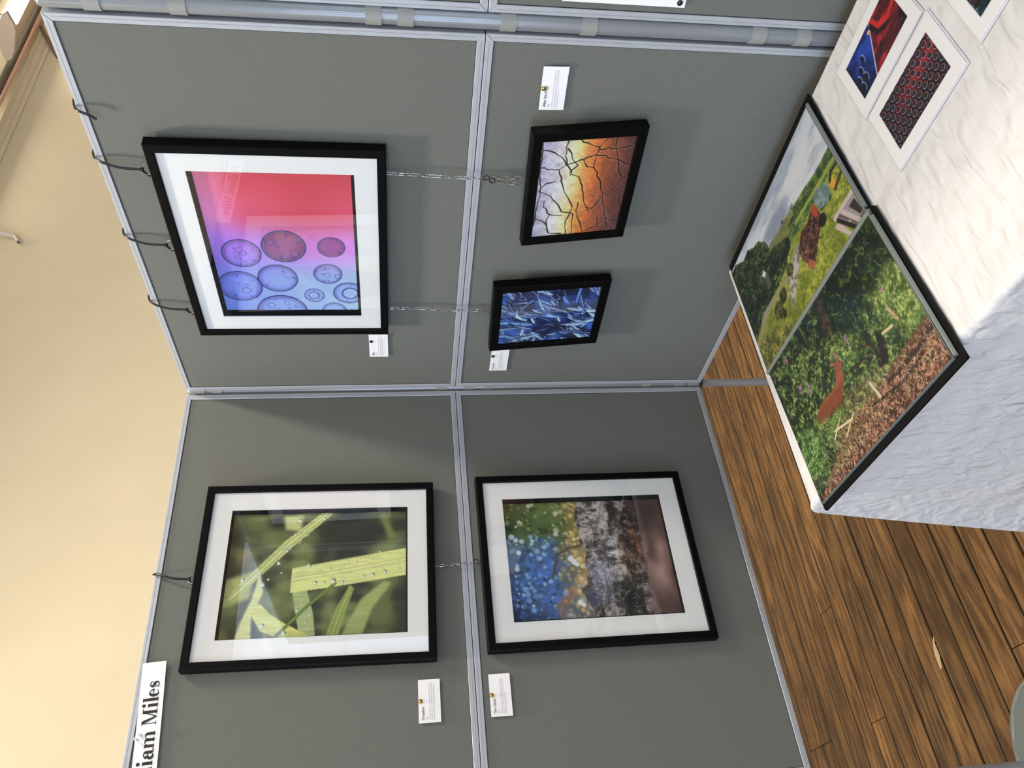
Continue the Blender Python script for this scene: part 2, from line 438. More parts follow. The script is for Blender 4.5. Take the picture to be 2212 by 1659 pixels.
def wall_washer(y0, y1, label, power):
    """asymmetric wing luminaire hung near the cream wall, lit above and below"""
    r = tag(empty('ceiling_luminaire', (-1.18, y0, 3.80)), label, 'lamp', 'ceiling luminaires')
    wing = [(.166, -.052), (.083, -.064), (.045, -.056), (-.078, -.005), (-.138, .032), (-.163, .077), (-.089, .078), (.017, .064), (.06, .048), (.14, -.01)]
    L_ = y1 - y0
    for y in (0, L_):
        MB().prism(wing, y - .012, y + .012).build('end_plate', M['lum_body'], r, bevel=.003)
    MB().prism([(p[0] * .72, p[1] * .6) for p in wing], .012, L_ - .012).build('spine', M['lum_body'], r)
    MB().prism([(.150, -.050), (.06, -.058), (.05, -.036), (.13, -.014)], .05, L_ - .05).build('lower_diffuser', M['tube'], r)
    MB().prism([(.135, -.004), (.06, .052), (.0, .066), (-.06, .066), (-.04, .04), (.08, .0)], .02, L_ - .02).build('upper_diffuser', M['tube'], r)
    for y in (.25, L_ - .25):
        MB().tube([(0, y, .05), (0, y, ZC - 3.80)], .004, 6).build('suspension_rod', M['hook'], r)
    area_light('lamp_light', (.08, L_ / 2, -.08), (0, math.radians(-12), 0), .12, L_ * .9, power, WARM, parent=r)
wall_washer(3.52, 5.1, 'warm lit wing luminaire with grey end plate near the cream wall', 18)
LUMS = [((-1.02, -3.20, 4.0), .9, 6, 'y', 'between the cream wall and the left boards'), ((1.35, .66, 4.0), .9, 75, 'x', 'just behind the right boards'),
        ((.25, -.85, 4.0), .30, 72, 'x', 'short, above the corner between the boards'), ((2.6, -1.7, 4.0), 1.2, 18, 'x', 'over the end of the white table'),  # the unseen lamp over the table end is added as fill
        ((4.6, .66, 4.0), 1.2, 30, 'x', 'nearest the right-hand windows'), ((1.6, 3.4, 4.0), 1.2, 30, 'x', 'far behind the right boards'), ((-1.23, 2.5, 4.22), 1.2, 7, 'y', 'close above the pipes on the cream wall')]
for (loc, ln, pw, al, where) in LUMS:
    luminaire(loc, ln, pw, 'warm lit ceiling luminaire ' + where, al, wide=.12 if loc[2] > 4.1 else .30)

# ------------------------------------------------------------------ display boards
LA = math.radians(-90.134)
LO = Vector((-.0079, -.0079, 0))
LROT = LA + math.pi
DL = Vector((math.cos(LA), math.sin(LA), 0)); NL = Vector((-math.sin(LA), math.cos(LA), 0))
def on_R(x, z, off=0): return Vector((x, -off, ZM + z))
def on_L(s, z, off=0): return LO + DL * s + NL * off + Vector((0, 0, ZM + z))

TH = .018
def board(name, loc, rz, label, PW=PW, gap_strip=False):
    """local X right, Z up, Y into the board; origin at the lower left corner of the front"""
    r = tag(empty(name, loc, (0, 0, rz)), label, 'display board', 'grey fabric display boards')
    W, H, b = PW, PH, .0136
    face = MB().box(.004, W - .004, .0022, TH - .0022, .004, H - .004).build('fabric_face', M['fabric'], r)
    def rail(poly, nm):
        MB().prism(poly, 0, TH).build(nm, M['alu'], r, bevel=.0008)
    e = .00025
    rail([(e, 0), (W - e, 0), (W - b - e, b), (b + e, b)], 'bottom_rail')
    rail([(b + e, H - b), (W - b - e, H - b), (W - e, H), (e, H)], 'top_rail')
    rail([(0, e), (b, b + e), (b, H - b - e), (0, H - e)], 'side_rail')
    rail([(W, e), (W, H - e), (W - b, H - b - e), (W - b, b + e)], 'side_rail')
    # shallow groove lines along the rails
    g = MB()
    for z in (b * .42, H - b * .42): g.box(b, W - b, -.0002, .0004, z - .0004, z + .0004)
    for x in (b * .42, W - b * .42): g.box(x - .0004, x + .0004, -.0002, .0004, b, H - b)
    g.build('rail_groove', M['clip'], r)
    # dark strip standing in for the shadow between rail and fabric
    s = MB(); t = .0011
    s.box(b, W - b, .0016, .0024, b, b + t).box(b, W - b, .0016, .0024, H - b - t, H - b).box(b, b + t, .0016, .0024, b, H - b).box(W - b - t, W - b, .0016, .0024, b, H - b)
    s.build('fabric_edge', M['gap'], face)
    if gap_strip: MB().box(.002, W - .002, .004, .012, -.0014, .0).build('joint_seal', M['gap'], r)
    return r
G = .0008
PWR, PWL = 1.0190, 1.0085
board('display_board', on_R(0, G), 0, 'upper grey fabric board holding the large bubble picture', PWR, True)
board('display_board', on_R(.0012, -PH - G), 0, 'lower grey fabric board behind the two small framed pictures', PWR)
board('display_board', on_L(PWL, G), LROT, 'upper grey fabric board with the name banner and grass picture', PWL, True)
board('display_board', on_L(PWL, -PH - G), LROT, 'lower grey fabric board holding the tree bark picture', PWL)
X3 = 1.0575
board('display_board', Vector((X3, 0, ZM + G)), 0, 'upper grey fabric board cut off beyond the shiny pole', gap_strip=True)
board('display_board', Vector((X3, 0, ZM - PH - G)), 0, 'lower grey fabric board with the white notice beyond the pole')

def pole(x, y, label, clips_a, clips_b, ang_a, ang_b, top=2.044, gap_strip=None):
    r = tag(empty('board_pole', (x, y, 0)), label, 'pole', 'poles carrying the display boards')
    R = .0150
    MB().lathe((0, 0), [(R, .632), (R, top - .010), (R * .93, top - .005), (R * .7, top - .001), (R * .4, top)], 32).build('upper_tube', M['pole'], r, smooth=True)
    MB().lathe((0, 0), [(.0113, .012), (.0113, .640)], 24).build('lower_tube', M['pole'], r, smooth=True)
    MB().lathe((0, 0), [(R * .98, .630), (R * 1.02, .632), (R * 1.02, .640), (R * .98, .641)], 24).build('collar', M['gap'], r, smooth=True)
    disc_o = MB().lathe((0, 0), [(.2, 0), (.2, .006), (.197, .009), (.185, .0095), (.182, .008)], 56).build('base_disc', M['disc'], r, smooth=True)
    MB().tube([(.1925 * math.cos(a), .1925 * math.sin(a), .0085) for a in np.linspace(0, 2 * math.pi, 57)[:-1]], .0055, 8, closed=True).build('disc_rim', M['rim'], disc_o, smooth=True)
    MB().cyl((0, 0), .019, .008, .03, 20).build('socket', M['rim'], r, smooth=True)
    if gap_strip: MB().box(*gap_strip, .645, 2.038).build('gap_seal', M['gap'], r)  # dark strip added behind the gap so no bright wall shows through
    for zs, ang, half in ((clips_a, ang_a, 2.1), (clips_b, ang_b, 2.1)):
        for z in zs:
            m = MB(); n = 14; r0, r1, hh = R + .0002, R + .0018, .0132
            A = [ang - half + 2 * half * i / n for i in range(n + 1)]
            vs_ = []; fs_ = []
            for a in A:
                c, s_ = math.cos(a), math.sin(a)
                vs_ += [(r0 * c, r0 * s_, z - hh), (r1 * c, r1 * s_, z - hh), (r1 * c, r1 * s_, z + hh), (r0 * c, r0 * s_, z + hh)]
            for i in range(n):
                for k in range(4): fs_.append((i * 4 + k, i * 4 + (k + 1) % 4, (i + 1) * 4 + (k + 1) % 4, (i + 1) * 4 + k))
            fs_ += [(0, 1, 2, 3), (n * 4 + 3, n * 4 + 2, n * 4 + 1, n * 4)]
            m.add(vs_, fs_)
            c, s_ = math.cos(ang), math.sin(ang)
            m.build('board_clip', M['clip'], r)
    return r
CZ_A = [1.961, 1.529, 1.168, .780]; CZ_B = [1.833, 1.477, 1.307, .864]
pole(1.0405, .0075, 'grey pole between the right-hand boards with shiny clips', CZ_A, CZ_B, math.radians(-50), math.radians(-130), gap_strip=(-.040, .036, .0110, .0128))
pole(-.0195, .0150, 'grey pole standing in the corner between the two board walls', [2.012, 1.379, 1.249, .701], [1.968, 1.305, .798, .66], math.radians(-20), math.radians(-80))
pole(-.0195, -1.0400, 'grey pole on a round base disc at the far left', [1.97, 1.50, 1.2, .80], [1.83, 1.45, 1.3, .86], math.radians(90), math.radians(40))
pole(X3 + PW + .02, .0095, 'grey pole at the outer end of the boards beyond the picture', [1.97, 1.5, 1.2, .8], [1.83, 1.45, 1.3, .86], math.radians(180), math.radians(200))

# ------------------------------------------------------------------ raster drawing of the photographic prints (printed pictures, one with a painted glass reflection)
def rng(seed): return np.random.RandomState(seed)
def vnoise(h, w, fy, fx, seed):
    fy = max(int(round(fy)), 1); fx = max(int(round(fx)), 1)
    g = rng(seed).rand(fy + 2, fx + 2)
    y = np.linspace(0, fy, h, endpoint=False); x = np.linspace(0, fx, w, endpoint=False)
    yi = y.astype(int); xi = x.astype(int); ty = y - yi; tx = x - xi
    ty = ty * ty * (3 - 2 * ty); tx = tx * tx * (3 - 2 * tx)
    a = g[yi][:, xi]; b = g[yi][:, xi + 1]; c = g[yi + 1][:, xi]; d = g[yi + 1][:, xi + 1]
    tx = tx[None, :]; ty = ty[:, None]
    return (a * (1 - tx) + b * tx) * (1 - ty) + (c * (1 - tx) + d * tx) * ty
def fbm(h, w, fy, fx, seed, oct=4, gain=.55):
    s = np.zeros((h, w)); a = 1; t = 0
    for i in range(oct):
        s += a * vnoise(h, w, fy * 2 ** i, fx * 2 ** i, seed + i * 13); t += a; a *= gain
    return s / t
def blur(a, k):
    if k <= 0: return a
    h, w = a.shape[:2]; p = int(3 * k) + 1
    pad = [(p, p), (p, p)] + ([(0, 0)] if a.ndim == 3 else [])
    b = np.pad(a, pad, mode='edge')
    fy = np.fft.fftfreq(b.shape[0])[:, None]; fx = np.fft.fftfreq(b.shape[1])[None, :]
    g = np.exp(-2 * (math.pi * k) ** 2 * (fy * fy + fx * fx))
    if a.ndim == 3: r = np.stack([np.real(np.fft.ifft2(np.fft.fft2(b[..., i]) * g)) for i in range(3)], -1)
    else: r = np.real(np.fft.ifft2(np.fft.fft2(b) * g))
    return r[p:p + h, p:p + w]
def sm(a, b, x):
    t = np.clip((x - a) / (b - a + 1e-9), 0, 1); return t * t * (3 - 2 * t)
def C(*c): return np.array(c, float) / 255
class Art:
    """canvas with u to the right 0..1 and v upward 0..1"""
    gain = 1.30
    def __init__(s, w, h, n):
        s.w, s.h = w, h
        s.nx = n if w >= h else max(8, int(n * w / h)); s.ny = int(round(s.nx * h / w))
        s.U, s.V = np.meshgrid(np.linspace(0, 1, s.nx), np.linspace(0, 1, s.ny))
        s.asp = h / w
        s.I = np.zeros((s.ny, s.nx, 3))
    def fbm(s, f, seed, oct=4, sx=1, sy=1): return fbm(s.ny, s.nx, f * s.asp * sy, f * sx, seed, oct)
    def mix(s, m, col):
        m = np.clip(m, 0, 1)[..., None]; s.I = s.I * (1 - m) + np.asarray(col) * m
    def grid(s, rows):
        """control colours, rows from the top down"""
        g = np.array(rows, float)[::-1] / 255; ny, nx = g.shape[:2]
        y = np.linspace(0, ny - 1, s.ny); x = np.linspace(0, nx - 1, s.nx)
        yi = np.minimum(y.astype(int), ny - 2); xi = np.minimum(x.astype(int), nx - 2)
        ty = (y - yi); tx = (x - xi); ty = (ty * ty * (3 - 2 * ty))[:, None, None]; tx = (tx * tx * (3 - 2 * tx))[None, :, None]
        a = g[yi][:, xi]; b = g[yi][:, xi + 1]; c = g[yi + 1][:, xi]; d = g[yi + 1][:, xi + 1]
        s.I = (a * (1 - tx) + b * tx) * (1 - ty) + (c * (1 - tx) + d * tx) * ty
    def poly(s, pts, soft=0):
        m = np.zeros(s.U.shape, bool); n = len(pts)
        for i in range(n):
            (x0, y0), (x1, y1) = pts[i], pts[(i + 1) % n]
            if y0 == y1: continue
            c = ((y0 > s.V) != (y1 > s.V)) & (s.U < (x1 - x0) * (s.V - y0) / (y1 - y0) + x0)
            m ^= c
        m = m.astype(float)
        return blur(m, soft * s.nx) if soft else m
    def line(s, pts):
        """distance to a polyline in units of the width, and the position along it"""
        d = np.full(s.U.shape, 9.0); t = np.zeros(s.U.shape); n = len(pts) - 1
        X, Y = s.U, s.V * s.asp
        for i in range(n):
            x0, y0 = pts[i][0], pts[i][1] * s.asp; x1, y1 = pts[i + 1][0], pts[i + 1][1] * s.asp
            dx, dy = x1 - x0, y1 - y0; q = np.clip(((X - x0) * dx + (Y - y0) * dy) / (dx * dx + dy * dy + 1e-12), 0, 1)
            e = np.hypot(X - x0 - q * dx, Y - y0 - q * dy); k = e < d
            d = np.where(k, e, d); t = np.where(k, (i + q) / n, t)
        return d, t
    def disc(s, u, v, r): return np.hypot(s.U - u, (s.V - v) * s.asp) / r
    def local(s, u, v, r):
        """window of the canvas about a spot, for many small marks"""
        x0 = max(int((u - r) * s.nx) - 2, 0); x1 = min(int((u + r) * s.nx) + 3, s.nx)
        y0 = max(int((v - r / s.asp) * s.ny) - 2, 0); y1 = min(int((v + r / s.asp) * s.ny) + 3, s.ny)
        if x1 <= x0 or y1 <= y0: return None
        return slice(y0, y1), slice(x0, x1)
    def dot(s, u, v, r, col, a=1.0, edge=.35):
        q = s.local(u, v, r)
        if not q: return
        d = np.hypot(s.U[q] - u, (s.V[q] - v) * s.asp) / r
        m = (a * (1 - sm(1 - edge, 1 + edge * .3, d)))[..., None]; s.I[q] = s.I[q] * (1 - m) + np.asarray(col) * m
    def stroke(s, pts, wd, col, a=1.0, taper=True):
        xs = [p[0] for p in pts]; ys = [p[1] for p in pts]
        x0 = max(int((min(xs) - wd * 2) * s.nx) - 2, 0); x1 = min(int((max(xs) + wd * 2) * s.nx) + 3, s.nx)
        y0 = max(int((min(ys) - wd * 2 / s.asp) * s.ny) - 2, 0); y1 = min(int((max(ys) + wd * 2 / s.asp) * s.ny) + 3, s.ny)
        if x1 <= x0 or y1 <= y0: return
        q = (slice(y0, y1), slice(x0, x1)); X = s.U[q]; Y = s.V[q] * s.asp
        d = np.full(X.shape, 9.0); t = np.zeros(X.shape); n = len(pts) - 1
        for i in range(n):
            ax, ay = pts[i][0], pts[i][1] * s.asp; bx, by = pts[i + 1][0], pts[i + 1][1] * s.asp
            dx, dy = bx - ax, by - ay; k = np.clip(((X - ax) * dx + (Y - ay) * dy) / (dx * dx + dy * dy + 1e-12), 0, 1)
            e = np.hypot(X - ax - k * dx, Y - ay - k * dy); z = e < d
            d = np.where(z, e, d); t = np.where(z, (i + k) / n, t)
        ww = wd * (np.sqrt(np.clip(1 - (2 * t - 1) ** 2, .02, 1)) if taper else 1.0)
        px = .7 / s.nx
        m = (a * np.clip((ww - d) / px * .5 + .5, 0, 1))[..., None]
        s.I[q] = s.I[q] * (1 - m) + np.asarray(col) * m
    def mesh(s, name, mat, parent, y=0.0, corners=None, thick=0, gain=None):
        """one flat printed sheet; its colours are stored on the points. corners: four points (bl, br, tr, tl) in the parent's space"""
        nx, ny = s.nx, s.ny
        if corners is None:
            P = np.stack([(s.U - .5) * s.w, np.full(s.U.shape, y), (s.V - .5) * s.h], -1)
        else:
            bl, br, tr, tl = [np.array(c, float) for c in corners]
            u = s.U[..., None]; v = s.V[..., None]
            P = (bl * (1 - u) + br * u) * (1 - v) + (tl * (1 - u) + tr * u) * v
        idx = np.arange(nx * ny).reshape(ny, nx)
        F = np.stack([idx[:-1, :-1], idx[:-1, 1:], idx[1:, 1:], idx[1:, :-1]], -1).reshape(-1, 4)
        me = bpy.data.meshes.new(name)
        me.vertices.add(nx * ny); me.vertices.foreach_set('co', P.reshape(-1).astype(np.float32))
        me.loops.add(F.size); me.loops.foreach_set('vertex_index', F.reshape(-1).astype(np.int32))
        me.polygons.add(len(F)); me.polygons.foreach_set('loop_start', np.arange(0, F.size, 4, dtype=np.int32))
        me.update(calc_edges=True)
        c = np.clip(s.I, 0, 1); L = np.where(c <= .04045, c / 12.92, ((c + .055) / 1.055) ** 2.4)
        L = np.clip(L * (gain or s.gain), 0, .92); at = me.color_attributes.new('print', 'FLOAT_COLOR', 'POINT')
        at.data.foreach_set('color', np.concatenate([L.reshape(-1, 3), np.ones((nx * ny, 1))], 1).reshape(-1).astype(np.float32))
        me.materials.append(mat)
        o = bpy.data.objects.new(name, me); COL.objects.link(o); o.parent = parent
        return o

def art_bubbles():
    a = Art(.40, .295, 300)
    a.grid([[(112, 136, 240), (118, 128, 244), (160, 118, 232), (216, 122, 184), (214, 112, 150)],  # pink at top right includes the glass reflection, painted into the print
            [(134, 162, 250), (142, 162, 250), (176, 126, 220), (204, 84, 110), (198, 72, 86)],
            [(148, 178, 252), (154, 178, 252), (194, 118, 198), (200, 74, 94), (196, 68, 80)],
            [(158, 190, 254), (162, 188, 254), (208, 134, 218), (206, 80, 104), (198, 70, 82)]])
    for (u, v, q, c, k) in ((.503, .501, .113, C(120, 44, 70), .5), (.501, .168, .072, C(116, 40, 96), .5)):
        a.mix((1 - sm(.9, 1.02, a.disc(u, v, q))) * k, c)
    a.I *= (0.97 + .06 * a.fbm(6, 3))[..., None]
    B = [(.451, .802, .1), (.503, .501, .113), (.501, .168, .072), (.199, .861, .116), (.262, .578, .105), (.298, .21, .076), (.124, .327, .055), (.143, .065, .085), (-.017, .584, .14), (-.008, .186, .068)]
    tiny = rng(5)
    for (u, v, r) in B:
        d = a.disc(u, v, r)
        ins = 1 - sm(.97, 1.03, d)
        a.I *= (1 - ins * (.03 + .40 * np.clip(d, 0, 1) ** 6))[..., None]
        a.mix(.62 * ins * np.clip(d, 0, 1) ** 14, C(34, 30, 110))
        a.mix(.8 * np.exp(-((d - 1) / .028) ** 2), C(28, 26, 90))
        a.mix(.35 * np.exp(-((d - .93) / .02) ** 2) * ins, C(214, 214, 252))
        for k in range(26):
            an = tiny.rand() * 6.28; q = tiny.rand() ** .5 * .92; rr = r * (.02 + .06 * tiny.rand() ** 3)
            e = a.disc(u + math.cos(an) * q * r, v + math.sin(an) * q * r / a.asp, rr)
            a.mix(.55 * np.exp(-((e - 1) / .3) ** 2), C(44, 40, 120))
    rings = [(.455, .789, .016), (.451, .837, .013), (.375, .796, .016), (.533, .592, .018), (.426, .509, .015), (.451, .429, .02), (.165, .821, .021), (.203, .828, .013), (.144, .924, .01), (.288, .215, .016), (.341, .246, .013), (.277, .137, .016),
             (.124, .33, .028), (.14, .055, .044), (.262, .499, .009), (.403, .831, .01), (.422, .852, .007), (.292, .882, .011), (.04, .66, .02), (.06, .54, .014)]
    for (u, v, r) in rings:
        d = a.disc(u, v, r)
        a.mix(.75 * np.exp(-((d - 1) / .13) ** 2), C(40, 38, 124)); a.mix(.3 * np.exp(-((d - .72) / .1) ** 2), C(220, 224, 255))
    return a

def art_grass():
    a = Art(.295, .40, 300)
    n1 = blur(a.fbm(5, 11, 3), 6); n2 = blur(a.fbm(9, 21, 3, 1, .5), 4)
    n1 = (n1 - n1.min()) / (n1.max() - n1.min()); n2 = (n2 - n2.min()) / (n2.max() - n2.min())
    a.I[:] = C(44, 48, 32); a.mix(sm(.35, .8, n1) * .8, C(100, 108, 62)); a.mix(sm(.5, .9, n2) * .7, C(134, 142, 90)); a.mix(sm(.5, .1, n1) * .6, C(30, 30, 26))
    a.mix(blur(sm(.25, .0, np.hypot(a.U - .85, a.V - .22)), 6) * .75, C(34, 36, 36))
    a.mix(blur(sm(.14, .0, np.hypot(a.U - .62, a.V - .93)), 6) * .5, C(150, 128, 80))
    st = a.fbm(60, 31, 3, 1, .15)
    def blade(pts, col, soft, dark=.12, rib=None, a_=1.0):
        m = a.poly(pts, soft)
        col = np.array(col, float)
        tex = (.9 + .2 * st)[..., None] * col
        m = np.clip(m * a_, 0, 1)[..., None]; a.I = a.I * (1 - m) + tex * m
        if rib:
            d, t = a.line(rib); a.mix(m[..., 0] * np.exp(-(d / .006) ** 2) * .5, np.minimum(col * 1.3, 1)); a.mix(m[..., 0] * np.exp(-((d - .014) / .008) ** 2) * .35, col * .72)
    # far, out of focus
    blade([(.99, .72), (.99, .60), (.84, .61), (.86, .70)], C(176, 182, 124), .012)
    blade([(.45, 1.02), (.53, .84), (.30, .86), (.22, 1.02)], C(158, 164, 104), .014)
    blade([(.75, .10), (.98, .16), (1.0, .12), (.78, .06)], C(120, 130, 70), .014, a_=.8)
    blade([(.41, .12), (.27, .25), (-.02, .36), (-.02, .24), (.19, .19), (.39, .08)], C(146, 154, 96), .009)
    blade([(.52, .82), (.30, .85), (.11, .90), (-.02, .92), (-.02, .83), (.15, .84), (.35, .79)], C(190, 194, 122), .006)
    blade([(.38, .32), (.19, .39), (-.02, .44), (-.02, .37), (.19, .33), (.36, .29)], C(132, 148, 80), .003, rib=[(.38, .305), (.19, .36), (-.02, .405)])
    blade([(.35, .635), (.02, .58), (-.02, .49), (.17, .51), (.36, .555)], C(150, 164, 116), .003)
    # diagonal blade
    blade([(1.02, .41), (1.02, .48), (.76, .70), (.55, .835), (.38, .95), (.24, 1.02), (.36, .90), (.50, .80), (.70, .66)], C(178, 186, 122), .003, rib=[(1.02, .445), (.73, .68), (.5, .83), (.3, .97)])
    # curled blade
    blade([(.25, .85), (.15, .835), (.05, .785), (.0, .70), (-.02, .49), (.06, .60), (.12, .68), (.18, .745), (.26, .80)], C(186, 190, 116), .003)
    # broad blade
    blade([(.525, .645), (.545, .56), (.59, .36), (.675, -.02), (.455, -.02), (.41, .2), (.375, .4), (.35, .55), (.335, .645)], C(196, 202, 134), .002, rib=[(.44, .645), (.50, .35), (.585, -.02)])
    d, t = a.line([(.53, .64), (.60, .34), (.675, -.02)]); a.mix(np.exp(-(d / .005) ** 2) * .7, C(226, 230, 150))
    # thin stem
    d, t = a.line([(.40, .40), (.22, .55), (-.02, .72)]); a.mix(1 - sm(.010, .015, d), C(70, 92, 40)); a.mix(np.exp(-((d - .004) / .003) ** 2) * .6, C(150, 168, 80))
    r = rng(3)
    drops = [(.42, .41, .026), (.41, .51, .02), (.55, .55, .022), (.41, .46, .014), (.41, .36, .016), (.46, .19, .02), (.45, .24, .015), (.48, .12, .02), (.94, .62, .02), (.82, .64, .012), (.95, .48, .014), (.52, .43, .012), (.59, .36, .01), (.57, .28, .011), (.58, .72, .018), (.68, .68, .013),
             (.41, .80, .022), (.71, .70, .011), (.09, .78, .022), (.03, .66, .02), (.2, .6, .014), (.65, .15, .011), (.45, .77, .012), (.69, .71, .01), (.85, .58, .01), (.5, .38, .01), (.5, .5, .009), (.4, .3, .009), (.10, .55, .01), (.16, .53, .009), (.06, .53, .009), (.24, .57, .009), (.45, .91, .02), (.5, .7, .01)]
    for k in range(70):
        t = r.rand(); q = r.rand() * .17 - .085
        drops.append((.44 + .145 * (1 - t) + q + .0, .645 * t, .003 + .004 * r.rand()))
    for k in range(30):
        t = r.rand(); drops.append((.4 + .6 * t + r.rand() * .04 - .02, .9 - .46 * t + r.rand() * .04 - .02, .004 + .004 * r.rand()))
    for (u, v, q) in drops:
        a.dot(u, v, q, C(120, 130, 84), .9); a.dot(u - q * .12, v + q * .1, q * .8, C(206, 212, 190), .9); a.dot(u - q * .2, v + q * .25, q * .42, C(252, 252, 248), 1)
        a.dot(u + q * .35, v - q * .3, q * .4, C(60, 66, 40), .6)
    a.gain = 1.5
    return a

def art_bark():
    a = Art(.295, .40, 300)
    r = rng(9)
    a.grid([[(26, 46, 90), (44, 76, 130), (60, 96, 140), (60, 84, 40), (70, 90, 44)],
            [(50, 74, 120), (60, 92, 150), (52, 84, 140), (70, 94, 40), (88, 104, 50)],
            [(90, 96, 84), (150, 124, 66), (150, 126, 70), (120, 112, 50), (128, 110, 54)],
            [(150, 170, 200), (180, 160, 110), (196, 170, 110), (170, 140, 80), (150, 160, 180)],
            [(90, 80, 66), (90, 80, 66), (90, 80, 66), (90, 80, 66), (90, 80, 66)]])
    a.I = a.I * (.75 + .5 * blur(a.fbm(9, 2, 4), 2))[..., None]
    for k in range(620):
        u, v = r.rand(), .48 + .55 * r.rand()
        t = r.rand(); rad = .010 + .020 * r.rand() ** 1.5
        if u < .70 and v > .70: col = C(60, 110, 205) if t < .5 else (C(150, 195, 245) if t < .72 else (C(22, 50, 84) if t < .92 else C(226, 240, 252)))
        elif u > .66 and v > .62: col = C(64, 92, 30) if t < .55 else (C(32, 46, 24) if t < .75 else (C(222, 220, 222) if t < .9 else C(140, 150, 60)))
        elif v > .6: col = C(190, 152, 74) if t < .5 else (C(90, 96, 44) if t < .75 else (C(150, 186, 236) if (t < .9 and u < .45) else C(222, 190, 120)))
        else: col = C(216, 176, 96) if t < .5 else (C(150, 180, 226) if (t < .75 and u < .5) else C(236, 214, 160))
        a.dot(u, v, rad, col, .30 + .40 * r.rand(), .45)
    for (u, v, q) in [(.70, .965, .028), (.67, .94, .022), (.56, .93, .024), (.42, .95, .024), (.49, .62, .03), (.46, .60, .03), (.44, .585, .025), (.12, .6, .026), (.10, .58, .02)]:
        a.dot(u, v, q, C(232, 242, 252), .8, .5)
    d, t = a.line([(.34, .74), (.53, .70), (.58, .63), (.60, .55)]); a.mix((1 - sm(.006, .02, d)) * .7, C(74, 60, 40))
    d, t = a.line([(.22, .62), (.1, .72), (.0, .70)]); a.mix((1 - sm(.02, .05, d)) * .5, C(170, 112, 70))
    # trunk
    m = a.poly([(1.02, .515), (.92, .55), (.83, .56), (.72, .545), (.64, .55), (.58, .525), (.52, .52), (.46, .535), (.40, .53), (.33, .535), (.27, .54), (.22, .58), (.18, .565), (.12, .555), (.03, .51), (-.02, .49), (-.02, -.02), (1.02, -.02)], .002)
    base = np.zeros_like(a.I)
    n1 = fbm(a.ny, a.nx, 16, 5, 41, 5, .6); n2 = fbm(a.ny, a.nx, 7, 9, 77, 5, .55); n3 = fbm(a.ny, a.nx, 40, 34, 55, 3)
    k = sm(.42, .60, n1 * .6 + n2 * .4)[..., None]
    base[:] = C(48, 40, 38) * (1 - k) + C(156, 146, 142) * k
    def m2(mask, col):
        nonlocal base
        mask = np.clip(mask, 0, 1)[..., None]; base = base * (1 - mask) + np.asarray(col) * mask
    pl = fbm(a.ny, a.nx, 7, 6, 17, 3, .5); ed = np.abs(pl * 7 % 1 - .5) * 2
    m2(sm(.78, .98, ed) * .75, C(22, 18, 18)); m2(sm(.10, .0, ed) * .35, C(206, 202, 204))
    m2(sm(.55, .70, n3) * .4, C(196, 190, 190)); m2(sm(.42, .30, n3) * .5, C(24, 18, 16))
    def spot(u, v, ru, rv): return np.exp(-(((a.U - u) / ru) ** 2 + ((a.V - v) / rv) ** 2))
    m2(spot(.50, .37, .14, .07) * sm(.40, .52, n2) * 1.1, C(208, 210, 216)); m2(spot(.30, .44, .22, .08) * .55, C(130, 140, 178))
    m2(spot(.72, .40, .12, .07) * .35 * k[..., 0], C(200, 196, 200))
    m2(spot(.55, .22, .16, .06) * sm(.35, .6, n1) * 1.2, C(150, 84, 40)); m2(spot(.45, .27, .25, .04) * .7 * sm(.5, .35, n1), C(60, 30, 16))
    m2(spot(.14, .52, .06, .035) * 1.3, C(28, 36, 78)); m2(spot(.14, .30, .12, .06) * 1.1, C(18, 20, 34))
    m2(spot(.93, .50, .08, .05) * .8 * sm(.55, .4, n2), C(20, 18, 16))
    # out of focus foreground roots
    f = blur(fbm(a.ny, a.nx, 10, 6, 91, 3), 5); f = (f - f.min()) / (f.max() - f.min())
    soft = np.zeros_like(base); kk = f[..., None]; soft[:] = C(64, 36, 32) * (1 - kk) + C(176, 126, 116) * kk
    sb = blur(base, 4)
    e = sm(.22, .10, a.V)[..., None]
    base = base * (1 - e) + (soft * .75 + sb * .25) * e
    m2(spot(.90, .10, .22, .12) * .85, C(40, 24, 24)); m2(spot(.52, .05, .12, .04) * .6, C(196, 150, 140)); m2(spot(.33, .08, .1, .05) * .5, C(206, 170, 158)); m2(spot(.05, .08, .16, .10) * .75, C(62, 36, 34))
    for i in range(160):
        u, v = r.rand(), .14 + .38 * r.rand(); an = r.rand() * 3.14; L_ = .02 + .05 * r.rand()
        p = [(u, v), (u + math.cos(an) * L_ * .5 + .01 * r.randn(), v + math.sin(an) * L_ * .4), (u + math.cos(an) * L_, v + math.sin(an) * L_ * .7)]
        c = C(190, 176, 156) if r.rand() < .5 else C(28, 22, 20)
        sv = a.I; a.I = base; a.stroke(p, .0022, c, .8); base = a.I; a.I = sv
    mm = m[..., None]; a.I = a.I * (1 - mm) + base * mm
    g_ = a.I.mean(-1, keepdims=True); a.I = np.clip(g_ + (a.I - g_) * .85, 0, 1); a.gain = 1.5
    return a

